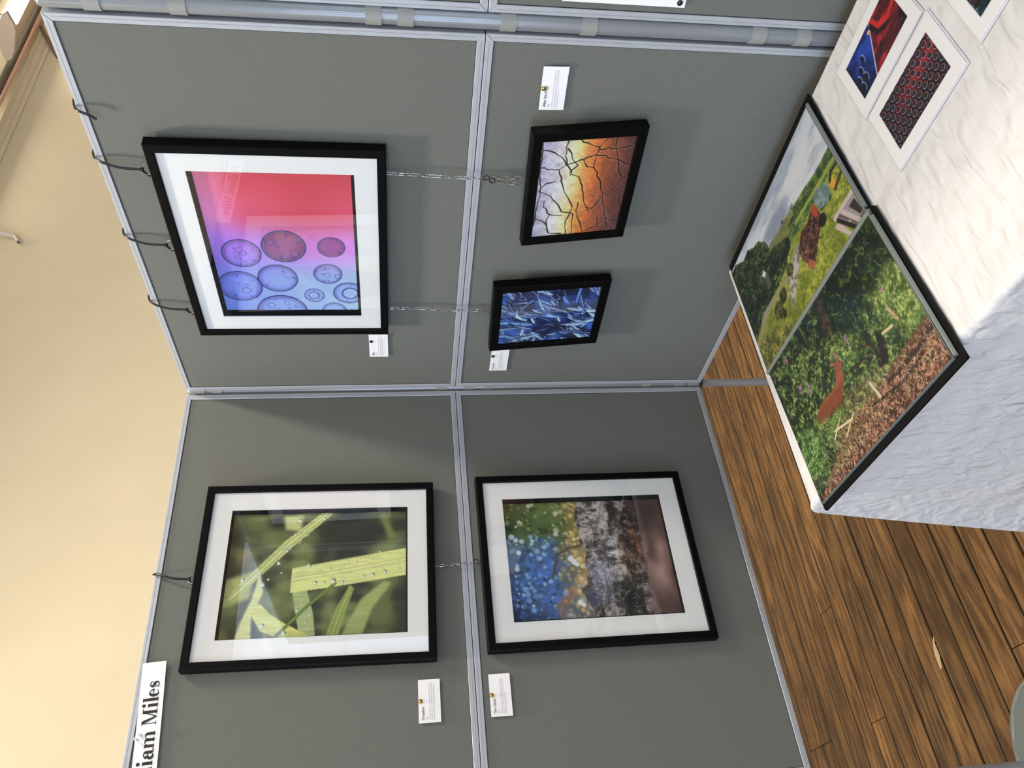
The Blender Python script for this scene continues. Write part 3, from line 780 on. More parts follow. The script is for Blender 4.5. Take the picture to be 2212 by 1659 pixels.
def art_cracks():
    a = Art(.243, .186, 270)
    v = a.V + .10 * (a.fbm(4, 5) - .5) + .05 * (a.U - .5)
    stops = [(0, C(84, 52, 54)), (.14, C(112, 62, 52)), (.28, C(156, 84, 54)), (.40, C(206, 112, 58)), (.5, C(226, 150, 80)), (.58, C(242, 196, 128)), (.66, C(244, 220, 180)), (.76, C(214, 206, 206)), (1.0, C(190, 184, 212))]
    for c in range(3): a.I[..., c] = np.interp(v, [s_[0] for s_ in stops], [s_[1][c] for s_ in stops])
    a.I *= (.80 + .40 * a.fbm(26, 8, 4))[..., None] * (.93 + .14 * a.fbm(90, 9, 2))[..., None]
    K = [[(.98, .99), (.91, .98), (.74, .99), (.51, .96), (.36, .97), (.21, .98), (.13, .99)], [(.91, .98), (.89, .88), (.83, .77), (.75, .71)], [(1., .72), (.92, .74), (.75, .7), (.68, .64), (.64, .65)],
         [(.74, .99), (.72, .87), (.71, .78), (.75, .71), (.78, .59), (.83, .41), (.93, .36), (1., .29)], [(.71, .78), (.59, .74), (.48, .69), (.37, .61), (.31, .57)], [(.5, .97), (.44, .83), (.32, .72), (.26, .68), (.23, .55), (.01, .53)],
         [(.4, .9), (.33, .9), (.24, .82), (.22, .68)], [(.24, .82), (.17, .85), (.03, .81)], [(1., .59), (.96, .56), (.91, .4), (.88, .37)], [(.83, .41), (.77, .15), (.71, .01)], [(.99, .21), (.88, .2), (.77, .15), (.63, .1), (.59, .06), (.48, .12), (.43, .24)],
         [(.82, .4), (.74, .41), (.68, .38), (.56, .3), (.39, .24), (.25, .19), (.16, .16)], [(.79, .53), (.72, .48), (.7, .4)], [(.66, .65), (.62, .55), (.49, .49), (.36, .45), (.25, .38)], [(.35, .51), (.26, .52), (.09, .43), (.01, .4)],
         [(.01, .4), (.08, .23), (.16, .16), (.11, .03)], [(.39, .24), (.27, .34), (.29, .41)], [(.59, .06), (.58, .02)], [(.21, .98), (.15, .86), (.03, .81), (.01, .65)], [(.91, .72), (.86, .67), (.8, .65), (.74, .58), (.67, .66)], [(.44, .03), (.37, .05), (.28, .01)],
         [(.16, .16), (.02, .1)], [(.17, .25), (.06, .24)], [(.88, .37), (.88, .2), (.89, .02)], [(.31, .57), (.12, .62), (.0, .6)], [(.5, .97), (.58, .9), (.6, .8)]]
    r = rng(4)
    for k in K:
        pts = []
        for (p, q) in zip(k[:-1], k[1:]):
            n = max(2, int(math.hypot(q[0] - p[0], q[1] - p[1]) / .035))
            for i in range(n):
                t = i / n; pts.append((p[0] + (q[0] - p[0]) * t + r.randn() * .005 * (i > 0), p[1] + (q[1] - p[1]) * t + r.randn() * .006 * (i > 0)))
        pts.append(k[-1])
        d, t = a.line(pts)
        wd = .0036 + .0030 * (np.sin(t * 9 + r.rand() * 6) * .5 + .5)
        a.mix(np.exp(-((d - .010) / .006) ** 2) * .10, C(255, 230, 190)); a.mix((1 - sm(wd * .7, wd * 1.25, d)) * .96, C(24, 14, 16))
    return a

def art_frost():
    a = Art(.186, .243, 260)
    r = rng(12)
    n = a.fbm(4, 3, 4)
    a.I[:] = C(20, 34, 76); a.mix(sm(.4, .7, n), C(52, 84, 150)); a.mix(sm(.48, .25, n) * .8, C(8, 12, 28))
    pal = [C(64, 100, 176), C(98, 138, 212), C(132, 168, 230), C(44, 74, 146), C(24, 44, 96), C(150, 184, 238), C(110, 130, 176)]
    def shard(u, v, an, L_, wd, col):
        """long pointed ice leaf: one pale half, one dark half, fine barbs"""
        bend = r.randn() * .22; P = []; q = an
        x, y = u, v
        for i in range(9):
            P.append((x, y)); x += math.cos(q) * L_ / 8; y += math.sin(q) * L_ / 8 / a.asp; q += bend / 8
        nx_, ny_ = -math.sin(an), math.cos(an) / a.asp
        W = [wd * math.sin(math.pi * min(1, .12 + t / 8 * .88)) ** .8 for t in range(9)]
        A_ = [(p[0] + nx_ * w_, p[1] + ny_ * w_) for p, w_ in zip(P, W)]; B_ = [(p[0] - nx_ * w_, p[1] - ny_ * w_) for p, w_ in zip(P, W)]
        a.mix(a.poly(P + A_[::-1]) * .92, col); a.mix(a.poly(P + B_[::-1]) * .92, col * .55)
        for i in range(1, 8):
            for k in (0, .5):
                px = P[i][0] + (P[i + 1][0] - P[i][0]) * k if i < 8 else P[i][0]; py = P[i][1] + (P[i + 1][1] - P[i][1]) * k
                b = an + .55; a.stroke([(px, py), (px + math.cos(b) * W[i] * 1.3, py + math.sin(b) * W[i] * 1.3 / a.asp)], .0016, np.minimum(col * 1.25, 1), .55)
                b = an - .55; a.stroke([(px, py), (px + math.cos(b) * W[i] * 1.3, py + math.sin(b) * W[i] * 1.3 / a.asp)], .0016, col * .35, .5)
        a.stroke(P, .0030, C(196, 216, 246), .9); a.stroke(A_, .0018, C(10, 16, 40), .7)
    for k in range(105):
        u, v = r.rand() * 1.15 - .12, r.rand() * 1.15 - .12
        an = 1.1 + .35 * r.randn() + (.55 * (.45 - u)) - (.7 if (u > .55 and v < .35) else 0)
        if r.rand() < .15: an += 1.3
        shard(u, v, an, .12 + .34 * r.rand(), .018 + .030 * r.rand(), pal[r.randint(7)] * (.75 + .45 * r.rand()))
    for k in range(170):
        u, v = r.rand(), r.rand(); an = 1.0 + .6 * r.randn(); L_ = .03 + .14 * r.rand()
        a.stroke([(u, v), (u + math.cos(an) * L_ * .5 + .006 * r.randn(), v + math.sin(an) * L_ * .5 / a.asp), (u + math.cos(an) * L_, v + math.sin(an) * L_ / a.asp)], .0024, C(206, 222, 246) if r.rand() < .5 else C(8, 12, 34), .8)
    m = a.fbm(3, 8, 3); a.I *= (.82 + .40 * m)[..., None]
    a.mix(sm(.36, .26, a.fbm(5, 38, 3)) * .4, C(12, 18, 42))
    a.gain = 1.75
    return a

def foliage(a, seed, f, dark, mid, light, mask, thr=.5):
    n = a.fbm(f, seed, 5); n2 = a.fbm(f * 3.2, seed + 3, 3)
    c = np.zeros_like(a.I); c[:] = dark
    k = sm(thr - .1, thr + .08, n * .6 + n2 * .4)[..., None]; c = c * (1 - k) + np.asarray(mid) * k
    k = sm(thr + .04, thr + .18, n2 * .65 + n * .35)[..., None]; c = c * (1 - k) + np.asarray(light) * k
    m = np.clip(mask, 0, 1)[..., None]; a.I = a.I * (1 - m) + c * m

def art_farm():
    a = Art(.425, .285, 330)
    r = rng(2)
    n = a.fbm(4, 6, 5, 1, 2.2)
    a.I[:] = C(158, 168, 184); a.mix(sm(.42, .62, n), C(208, 212, 220)); a.mix(sm(.46, .30, n) * .7, C(128, 140, 160)); a.mix(sm(.62, .75, a.V) * 0 + sm(.8, 1., a.V) * .35, C(176, 192, 214))
    # far hills
    hill = a.poly([(1.02, .60), (.86, .60), (.76, .63), (.66, .645), (.58, .665), (.49, .665), (.40, .69), (.30, .60), (.30, .3), (1.02, .3)], .002)
    foliage(a, 31, 26, C(58, 78, 40), C(96, 120, 58), C(134, 152, 76), hill)
    a.mix(a.poly([(.66, .645), (.58, .665), (.49, .665), (.40, .69), (.36, .6), (.55, .55)], .004) * .6, C(128, 122, 74))
    band = a.poly([(1.02, .57), (.86, .575), (.7, .59), (.58, .60), (.58, .56), (.75, .54), (1.02, .50)], .004); foliage(a, 33, 34, C(34, 52, 28), C(64, 88, 42), C(96, 118, 56), band)
    a.mix(a.poly([(1.02, .51), (.8, .53), (.62, .55), (.62, .52), (.8, .50), (1.02, .475)], .003) * .9, C(150, 166, 70))
    # meadow
    mead = a.poly([(1.02, .47), (.83, .455), (.66, .45), (.56, .48), (.45, .40), (.30, .36), (.0, .30), (-.02, -.02), (1.02, -.02)], .003)
    foliage(a, 35, 40, C(104, 118, 36), C(140, 150, 50), C(176, 178, 74), mead, .46)
    a.mix(mead * sm(.45, .7, a.fbm(5, 71, 3)) * .4, C(88, 104, 34))
    foliage(a, 37, 30, C(64, 70, 34), C(120, 116, 56), C(168, 156, 92), a.poly([(-.02, .26), (.12, .22), (.28, .10), (.34, -.02), (-.02, -.02)], .02) * .85)
    # track and gravel
    d, t = a.line([(.56, .40), (.45, .32), (.30, .34), (.15, .32), (.0, .22)]); a.mix((1 - sm(.012, .022, d)) * .8, C(150, 142, 112))
    g = a.poly([(.60, .40), (.52, .36), (.44, .30), (.38, .20), (.37, .10), (.42, .14), (.50, .25), (.57, .31)], .004); a.mix(g, C(182, 178, 168)); a.mix(g * sm(.5, .65, a.fbm(60, 5, 2)), C(120, 112, 104))
    for (u, v, q) in [(.27, .23, .05), (.34, .27, .04), (.46, .345, .035), (.30, .16, .03)]: foliage(a, int(u * 100), 44, C(40, 46, 24), C(78, 84, 44), C(116, 116, 70), 1 - sm(.75, 1.05, a.disc(u, v, q) + .3 * (a.fbm(40, 3, 2) - .5)))
    foliage(a, 43, 30, C(26, 38, 20), C(58, 78, 38), C(104, 122, 60), a.poly([(-.02, .55), (.3, .55), (.5, .5), (.46, .40), (.30, .36), (.15, .36), (-.02, .26)], .004))
    # trees at the left
    t_ = a.poly([(-.02, 1.0), (.08, .98), (.16, .90), (.22, .93), (.27, .86), (.33, .84), (.37, .76), (.38, .66), (.46, .60), (.56, .52), (.50, .43), (.40, .46), (.32, .48), (.20, .40), (.10, .44), (.05, .36), (-.02, .34)], 0)
    w_ = a.fbm(30, 19, 3) - .5
    t_ = sm(.35, .6, blur(t_, 5) + w_ * .5)
    foliage(a, 41, 34, C(18, 28, 18), C(44, 64, 36), C(92, 112, 70), t_, .52)
    a.mix(t_ * sm(.62, .42, a.V) * .55, C(14, 20, 16))
    a.mix(a.poly([(.26, .58), (.30, .56), (.29, .44), (.25, .45)], .003) * .8, C(92, 96, 92)); a.mix(a.poly([(.245, .60), (.275, .62), (.285, .57), (.26, .56)], .002), C(214, 214, 214))
    # rusty machine with stones
    m = a.poly([(.565, .35), (.57, .26), (.60, .17), (.64, .15), (.68, .20), (.72, .25), (.78, .29), (.79, .36), (.775, .45), (.74, .455), (.70, .42), (.63, .43)], .002)
    foliage(a, 47, 60, C(40, 24, 20), C(92, 58, 46), C(140, 88, 66), m, .5)
    a.mix(a.poly([(.74, .455), (.775, .46), (.79, .40), (.77, .35), (.75, .38)], .002), C(168, 66, 48)); a.mix(1 - sm(.85, 1.1, a.disc(.785, .30, .03)), C(26, 24, 24))
    a.mix(a.poly([(.58, .20), (.61, .22), (.64, .15), (.60, .13)], .002), C(168, 92, 62))
    for i in range(18):
        u = .58 + .17 * r.rand(); v = .22 + .22 * r.rand(); a.stroke([(u, v), (u + .03 * r.randn(), v + .05 * r.randn())], .0025, C(150, 110, 84) if r.rand() < .5 else C(30, 20, 18), .9)
    # tin shed
    s_ = a.poly([(.785, .49), (.83, .505), (.90, .455), (.895, .36), (.86, .335), (.80, .37)], .0015); a.mix(s_, C(98, 122, 122)); a.mix(s_ * sm(.45, .6, a.fbm(50, 23, 2)), C(132, 152, 150))
    a.mix(a.poly([(.80, .37), (.86, .335), (.895, .36), (.89, .33), (.80, .35)], .001), C(40, 46, 40))
    # yellow digger and poles
    a.mix(a.poly([(.905, .40), (.925, .44), (.945, .42), (.95, .36), (.92, .35)], .002), C(212, 158, 54)); d, t = a.line([(.92, .42), (.95, .46), (1.0, .45)]); a.mix(1 - sm(.006, .010, d), C(40, 40, 36))
    d, t = a.line([(.93, .34), (1.0, .37)]); a.mix(1 - sm(.008, .012, d), C(70, 60, 44))
    # weathered timber crate in the front corner
    c = a.poly([(.845, .20), (.865, .215), (1.02, .20), (1.02, -.02), (.93, -.02)], .0015); a.mix(c, C(92, 84, 80))
    a.mix(a.poly([(.90, .185), (1.02, .175), (1.02, .02), (.965, .02)], .0015), C(150, 146, 146)); a.mix(a.poly([(.945, .15), (.99, .15), (1.0, .03), (.98, .03)], .0015), C(52, 40, 38))
    for p in ([(.85, .205), (1.02, .19)], [(.85, .20), (.94, -.02)], [(.84, .145), (.90, -.02)], [(.90, .18), (.965, .0)], [(.84, .145), (.91, .07)]): d, t = a.line(p); a.mix(1 - sm(.008, .013, d), C(196, 180, 176))
    d, t = a.line([(.86, .17), (.93, .0)]); a.mix(1 - sm(.008, .012, d), C(40, 34, 30))
    # hut and trees on the skyline
    for (u, v) in ((.655, .665), (.64, .66), (.54, .68), (.55, .678)): a.dot(u, v, .008, C(60, 66, 50), .9)
    return a

def art_deer():
    a = Art(.420, .295, 340)
    r = rng(6)
    a.I[:] = C(60, 84, 36)
    foliage(a, 51, 26, C(24, 38, 18), C(74, 98, 46), C(140, 162, 92), np.ones(a.U.shape), .52)
    # shaded wood behind
    dk = blur(a.poly([(.50, 1.02), (.50, .80), (.58, .66), (.70, .62), (.78, .64), (.86, .68), (1.02, .70), (1.02, 1.02)], 0), 7)
    foliage(a, 53, 24, C(14, 26, 16), C(36, 62, 26), C(70, 104, 40), dk, .55)
    a.mix(blur(a.poly([(.30, 1.0), (.33, .99), (.385, .80), (.35, .80), (.30, .9)], 0), 4) * .85, C(18, 22, 26))
    a.mix(blur(1 - sm(.7, 1.1, a.disc(.66, .72, .10)), 4) * .5, C(20, 40, 34))
    # sunlit saplings on the right
    foliage(a, 55, 34, C(60, 84, 34), C(120, 146, 64), C(186, 196, 120), blur(a.poly([(.80, .64), (.90, .66), (1.02, .62), (1.02, .30), (.90, .30), (.80, .42)], 0), 6) * .9, .47)
    # tree trunk
    t_ = a.poly([(.495, 1.02), (.485, .85), (.462, .70), (.475, .66), (.525, .66), (.545, .78), (.57, 1.02)], .003)
    foliage(a, 57, 50, C(34, 30, 24), C(66, 56, 44), C(96, 82, 64), t_, .5)
    a.mix(t_ * sm(.52, .47, a.U) * .5, C(20, 18, 14))
    foliage(a, 61, 44, C(40, 62, 26), C(94, 122, 54), C(168, 186, 108), blur(a.poly([(.42, .70), (.50, .74), (.60, .62), (.68, .55), (.66, .46), (.52, .44), (.46, .56)], 0), 5) * .9, .47)
    # leaf litter slope
    br = sm(.35, .62, blur(a.poly([(1.02, .27), (.90, .26), (.76, .24), (.66, .22), (.50, .22), (.36, .22), (.22, .13), (.08, .05), (-.02, .0), (-.02, -.02), (1.02, -.02)], 0), 7) + .35 * (a.fbm(26, 63, 3) - .5))
    foliage(a, 65, 70, C(52, 32, 24), C(116, 74, 54), C(196, 150, 122), br, .47)
    tw = blur(a.poly([(.22, .20), (.34, .34), (.50, .36), (.70, .30), (.82, .22), (.60, .20), (.36, .18)], 0), 8) * .7
    foliage(a, 67, 56, C(70, 64, 36), C(132, 118, 70), C(206, 190, 136), tw, .48)
    # stump, logs, branches
    a.mix(a.poly([(.745, .47), (.765, .46), (.775, .36), (.745, .27), (.685, .29), (.70, .40), (.735, .40)], .002), C(30, 26, 20))
    for p, wd, c in (([(.66, .40), (.50, .45)], .007, C(44, 34, 24)), ([(.62, .50), (.72, .42)], .008, C(48, 38, 26)), ([(.71, .21), (.82, .235), (.98, .25)], .016, C(84, 58, 40)), ([(.70, .19), (.86, .18), (.99, .20)], .010, C(50, 34, 26)),
                     ([(.56, .17), (.75, .12), (.9, .14)], .006, C(40, 28, 20)), ([(.10, .06), (.30, .13), (.50, .16)], .014, C(92, 74, 44)), ([(.28, .26), (.42, .22)], .005, C(212, 196, 150)), ([(.26, .22), (.36, .30)], .004, C(222, 206, 160)),
                     ([(.34, .17), (.44, .24)], .004, C(206, 186, 140)), ([(.60, .28), (.62, .17)], .008, C(190, 170, 140)), ([(.86, .50), (.88, .40)], .009, C(158, 140, 104)), ([(.78, .42), (.84, .40)], .006, C(196, 172, 132))):
        d, t = a.line(p); a.mix(1 - sm(wd * .7, wd * 1.1, d), c); a.mix(np.exp(-((d - wd * .3) / (wd * .3)) ** 2) * .3, np.minimum(c * 1.7, 1))
    for i in range(900):
        u, v = r.rand(), .03 + .9 * r.rand() ** 1.3
        if .47 < u < .58 and v > .6: continue
        an = 1.57 + r.randn() * .7; L_ = .012 + .035 * r.rand(); c = C(178, 194, 122) if r.rand() < .5 else (C(50, 78, 28) if v > .25 else C(216, 198, 160))
        a.stroke([(u, v), (u + math.cos(an) * L_ * .5 + .004 * r.randn(), v + math.sin(an) * L_ * .5 / a.asp), (u + math.cos(an + .4) * L_, v + math.sin(an) * L_ / a.asp)], .0017, c, .6)
    # the animal
    body = [(.20, .40), (.215, .435), (.24, .455), (.30, .468), (.34, .462), (.38, .458), (.41, .47), (.43, .49), (.445, .52), (.455, .535), (.475, .53), (.485, .51), (.485, .48), (.475, .44), (.455, .41), (.43, .38), (.41, .35), (.39, .335), (.35, .335), (.31, .34), (.27, .345), (.23, .355), (.205, .37)]
    m = a.poly(body, .0015)
    a.mix(m, C(124, 66, 38)); a.mix(m * sm(.42, .47, a.V) * .7, C(158, 92, 58)); a.mix(m * sm(.38, .345, a.V) * .6, C(76, 36, 20)); a.mix(m * (a.fbm(60, 81, 2) - .4) * .6, C(96, 46, 26))
    hd = a.poly([(.445, .52), (.455, .56), (.475, .575), (.495, .56), (.51, .525), (.505, .51), (.485, .505), (.465, .505)], .0015); a.mix(hd, C(138, 76, 46))
    for ear in ([(.455, .555), (.425, .585), (.425, .60), (.445, .595), (.468, .57)], [(.478, .57), (.482, .61), (.492, .625), (.502, .60), (.495, .56)]): a.mix(a.poly(ear, .0012), C(116, 62, 44)); a.mix(a.poly([(p[0] * .6 + .4 * np.mean([q[0] for q in ear]), p[1] * .6 + .4 * np.mean([q[1] for q in ear])) for p in ear], .001) * .6, C(196, 140, 120))
    a.dot(.497, .545, .005, C(14, 8, 6)); a.dot(.508, .518, .006, C(30, 18, 14))
    foliage(a, 83, 50, C(44, 66, 26), C(96, 124, 56), C(160, 180, 106), blur(a.poly([(.19, .40), (.25, .37), (.36, .345), (.42, .33), (.40, .28), (.22, .28), (.14, .33)], 0), 4) * .9, .46)
    foliage(a, 85, 46, C(40, 66, 28), C(88, 126, 60), C(156, 186, 112), blur(a.poly([(.0, .36), (.06, .44), (.14, .40), (.17, .30), (.15, .16), (.06, .12), (.0, .16)], 0), 6) * .9, .47)
    for (u, v) in ((.16, .93), (.165, .90), (.59, .61), (.585, .585), (.88, .62), (.17, .68), (.185, .66), (.24, .64), (.23, .61)):
        for k in range(9): a.dot(u + .008 * r.randn(), v + .014 * r.randn(), .006, C(170, 112, 160), .55)
    return a

def art_beads():
    a = Art(.137, .086, 240)
    a.I[:] = C(8, 8, 12); a.mix(np.exp(-((a.V - .62 - .15 * (a.U - .5)) / .22) ** 2) * sm(.0, .45, a.U) * .95, C(118, 14, 22))
    a.mix(np.exp(-((a.V - .70) / .10) ** 2) * sm(.3, .8, a.U) * .5, C(190, 40, 40))
    for j in range(-1, 9):
        for i in range(-1, 11):
            u = (i + (.5 if j % 2 else 0)) * .108 + .03 + .02 * (j - 4) * .3; v = j * .146 + .02; k = .040
            d = a.disc(u, v, k)
            if (d < 1.4).any():
                a.mix(1 - sm(.9, 1.05, d), C(10, 10, 16)); a.mix(np.exp(-((d - .92) / .12) ** 2) * (a.V < v) * .95, C(150, 172, 210)); a.mix(np.exp(-((d - .92) / .10) ** 2) * (a.V > v) * .8, C(214, 84, 76))
                e = a.disc(u + .004, v + .008, k * .55); a.mix(np.exp(-((e - .9) / .16) ** 2) * .55, C(128, 136, 140))
    return a
def art_bluered():
    a = Art(.137, .086, 240)
    n = a.fbm(7, 3, 5); f = a.U - .45 - .28 * (a.V - .5)
    a.I[:] = C(14, 30, 96); a.mix(sm(.35, .7, n), C(32, 66, 168)); a.mix(sm(.55, .2, a.V + .3 * (n - .5)) * .6 * sm(.45, .1, a.U), C(6, 14, 28)); a.mix(sm(.1, -.02, a.U) * .8, C(6, 12, 20))
    red = sm(-.01, .01, f); a.mix(red, C(74, 14, 26)); a.mix(red * sm(.5, .75, a.fbm(5, 8, 4, .6, 1.6)), C(190, 36, 44)); a.mix(red * sm(.5, .25, n), C(18, 6, 10))
    a.mix(np.exp(-(f / .012) ** 2) * .95, C(206, 214, 246))
    d, t = a.line([(.62, .98), (.66, .7), (.80, .55), (.98, .62)]); a.mix((1 - sm(.02, .05, d)) * .9, C(212, 40, 40)); d, t = a.line([(.58, .9), (.62, .6), (.72, .5)]); a.mix((1 - sm(.02, .04, d)) * .9, C(10, 6, 8))
    a.dot(.52, .86, .03, C(255, 176, 96), .95)
    for (u, v) in ((.26, .66), (.16, .52), (.18, .30), (.07, .42), (.08, .22)):
        a.mix(1 - sm(.8, 1.1, np.hypot((a.U - u) / .024, (a.V - v) / .085)), C(4, 6, 10)); a.mix(np.exp(-((np.hypot((a.U - u - .012) / .03, (a.V - v + .02) / .1) - 1) / .2) ** 2) * sm(u, u + .02, a.U) * .8, C(160, 196, 240))
    return a
def art_teal():
    a = Art(.137, .086, 200)
    n = a.fbm(6, 4, 5); a.I[:] = C(8, 14, 18); a.mix(sm(.45, .7, n), C(24, 62, 78)); a.mix(sm(.6, .8, a.fbm(14, 9, 4)) * .8, C(110, 150, 166)); a.mix(sm(.62, .8, a.fbm(5, 19, 3)) * .6, C(110, 40, 34))
    return a

# ------------------------------------------------------------------ framed pictures
def rot_lean(rz, lean, rl, yw=0): return (Matrix.Rotation(rz, 4, 'Z') @ Matrix.Rotation(-yw, 4, 'Z') @ Matrix.Rotation(-rl, 4, 'Y') @ Matrix.Rotation(lean, 4, 'X')).to_euler()

def framed(pos, rz, W, H, art, label, lean=0, rl=0, mat_opening=None, face=.0175, depth=.024, name='framed_picture'):
    """origin at the centre of the front face; local Y goes into the frame"""
    r = tag(empty(name, pos, rot_lean(rz, lean, rl)), label, 'picture', 'black framed pictures on the boards')
    w, h = W / 2, H / 2; f = face
    ch = .0022
    def rail(p_out0, p_out1, p_in1, p_in0, nm):
        # front edge eased outside and inside, mitred ends
        def L(p, q, t): return (p[0] + (q[0] - p[0]) * t, p[1] + (q[1] - p[1]) * t)
        k = ch / f
        ring = []
        for (a_, b_) in ((p_out0, p_in0), (p_out1, p_in1)):
            i0 = L(a_, b_, k); i1 = L(a_, b_, 1 - k * .7)
            ring.append([(a_[0], depth, a_[1]), (a_[0], ch, a_[1]), (i0[0], 0, i0[1]), (i1[0], 0, i1[1]), (b_[0], ch * .7, b_[1]), (b_[0], depth, b_[1])])
        m = MB(); n = 6
        m.add(ring[0] + ring[1], [tuple(range(n)), tuple(range(2 * n - 1, n - 1, -1))] + [(i, (i + 1) % n, (i + 1) % n + n, i + n) for i in range(n)])
        return m.build(nm, M['black_wood'], r)
    e = .0002
    TL, TR, BR, BL = (-w, h), (w, h), (w, -h), (-w, -h)
    tl, tr, br, bl = (-w + f, h - f), (w - f, h - f), (w - f, -h + f), (-w + f, -h + f)
    rail((TL[0] + e, TL[1]), (TR[0] - e, TR[1]), (tr[0] - e, tr[1]), (tl[0] + e, tl[1]), 'top_rail')
    rail((BL[0] + e, BL[1]), (BR[0] - e, BR[1]), (br[0] - e, br[1]), (bl[0] + e, bl[1]), 'bottom_rail')
    rail((TL[0], TL[1] - e), (BL[0], BL[1] + e), (bl[0], bl[1] + e), (tl[0], tl[1] - e), 'side_rail')
    rail((TR[0], TR[1] - e), (BR[0], BR[1] + e), (br[0], br[1] + e), (tr[0], tr[1] - e), 'side_rail')
    MB().box(-w + f, w - f, depth - .0015, depth - .0005, -h + f, h - f).build('backing', M['backing'], r)
    me = bpy.data.meshes.new('glass')
    me.from_pydata([(-w + f, .0032, -h + f), (w - f, .0032, -h + f), (w - f, .0032, h - f), (-w + f, .0032, h - f)], [], [(0, 1, 2, 3)]); me.materials.append(M['glass'])
    g = bpy.data.objects.new('glass', me); COL.objects.link(g); g.parent = r
    if mat_opening:
        ow, oh = mat_opening[0] / 2, mat_opening[1] / 2
        y0, y1 = .0065, .0085
        m = MB()
        o4 = [(-w + f, -h + f), (w - f, -h + f), (w - f, h - f), (-w + f, h - f)]; i4 = [(-ow, -oh), (ow, -oh), (ow, oh), (-ow, oh)]
        m.add([(p[0], y0, p[1]) for p in o4 + i4] + [(p[0], y1, p[1]) for p in o4 + i4],
              [(i, (i + 1) % 4, (i + 1) % 4 + 4, i + 4) for i in range(4)] + [(i + 8, i + 12, (i + 1) % 4 + 12, (i + 1) % 4 + 8) for i in range(4)] +
              [(i + 4, (i + 1) % 4 + 4, (i + 1) % 4 + 12, i + 12) for i in range(4)] + [(i, i + 8, (i + 1) % 4 + 8, (i + 1) % 4) for i in range(4)])
        mat_o = m.build('mat', M['mat'], r)
        pw, ph = art.w / 2, art.h / 2; y2 = .0212
        p4 = [(-pw, -ph), (pw, -ph), (pw, ph), (-pw, ph)]
        q4 = [(a_ * 1.012, b_ * 1.012) for a_, b_ in i4]
        MB().add([(p[0], y1 + .0002, p[1]) for p in q4] + [(p[0], y2, p[1]) for p in p4], [(i, (i + 1) % 4, (i + 1) % 4 + 4, i + 4) for i in range(4)]).build('black_liner', M['black'], mat_o)
        art.mesh('photo_print', M['print_matt'], r, y2 - .0004)
    else:
        art.mesh('photo_print', M['print_matt'], r, .0060)
    return r

framed(on_R(.5265, .3902, .0285), 0, .535, .432, art_bubbles(), 'wide black framed picture of blue and red bubbles', lean=.010, rl=-.0093, mat_opening=(.413, .309))
framed(on_L(.5061, .3440, .0285), LROT, .432, .533, art_grass(), 'tall black framed picture of green grass blades with droplets', lean=-.004, rl=-.018, mat_opening=(.306, .408))
framed(on_L(.5011, -.2961, .0275), LROT, .435, .530, art_bark(), 'tall black framed picture of tree bark under blue blurred leaves', lean=.006, rl=-.001, mat_opening=(.309, .403))
framed(on_R(.7226, -.2149, .0400), 0, .282, .226, art_cracks(), 'small black framed picture of cracked orange and white earth', lean=.10, rl=.0405, face=.0200)
framed(on_R(.3329, -.2044, .0390), 0, .2300, .2750, art_frost(), 'small black framed picture of blue feathery frost', lean=.0626, rl=.0324, face=.0205)

# ------------------------------------------------------------------ text helpers
def text_mesh(txt, size, name, mat, parent, loc, bold=0.0):
    cu = bpy.data.curves.new(name, 'FONT'); cu.body = txt; cu.size = size; cu.offset = bold; cu.resolution_u = 2
    ob = bpy.data.objects.new('tmp_text', cu); COL.objects.link(ob)
    dg = bpy.context.evaluated_depsgraph_get(); dg.update()
    me = bpy.data.meshes.new_from_object(ob.evaluated_get(dg)); me.name = name
    bpy.data.objects.remove(ob, do_unlink=True)
    me.transform(Matrix.Rotation(math.radians(90), 4, 'X'))
    me.materials.clear(); me.materials.append(mat)
    o = bpy.data.objects.new(name, me); COL.objects.link(o); o.parent = parent; o.location = loc
    return o

def caption(pos, rz, title, rows, label, rl=0.0, pin='brass', W=.088, H=.0465, curl=.001, price=.007, pin_at=None):
    """origin at the centre of the card"""
    r = tag(empty('caption_card', pos, rot_lean(rz, 0, rl)), label, 'caption card', 'white caption cards pinned to the boards')
    m = MB(); n = 8; t = .0004
    vs_ = []; fs_ = []
    for i in range(n + 1):
        x = -W / 2 + W * i / n; y = -.0012 - curl * (2 * i / n - 1) ** 2
        vs_ += [(x, y, -H / 2), (x, y, H / 2), (x, y + t, -H / 2), (x, y + t, H / 2)]
    for i in range(n):
        b = i * 4; c = b + 4; fs_ += [(b, c, c + 1, b + 1), (b + 2, b + 3, c + 3, c + 2), (b + 1, c + 1, c + 3, b + 3), (b, b + 2, c + 2, c)]
    fs_ += [(0, 1, 3, 2), (n * 4, n * 4 + 2, n * 4 + 3, n * 4 + 1)]
    card = m.add(vs_, fs_).build('card', M['paper'], r)
    yt = -.0016 - curl
    text_mesh(title, .0072, 'title_text', M['title_ink'], card, (-W / 2 + .006, yt, H / 2 - .0115), .00012)
    ln = MB(); rr = random.Random(title)
    ln.box(-W / 2 + .006, -W / 2 + .006 + price, yt, yt + .00005, H / 2 - .0178, H / 2 - .0160)
    for k, wd in enumerate(rows):
        z = H / 2 - .0238 - k * .0045; x = -W / 2 + .006; end = x + wd * (W - .012)
        while x < end - .001:
            l_ = min(rr.uniform(.002, .0085), end - x); ln.box(x, x + l_, yt, yt + .00005, z, z + .0014); x += l_ + .0011
    ln.build('small_print', M['grey_ink'], card)
    px, pz = pin_at or (0, H / 2 - .0045)
    MB().add(*dome(.0048, .0030)).build('pin', M[pin], r, loc=(px, -.0016, pz), smooth=True)
    return r
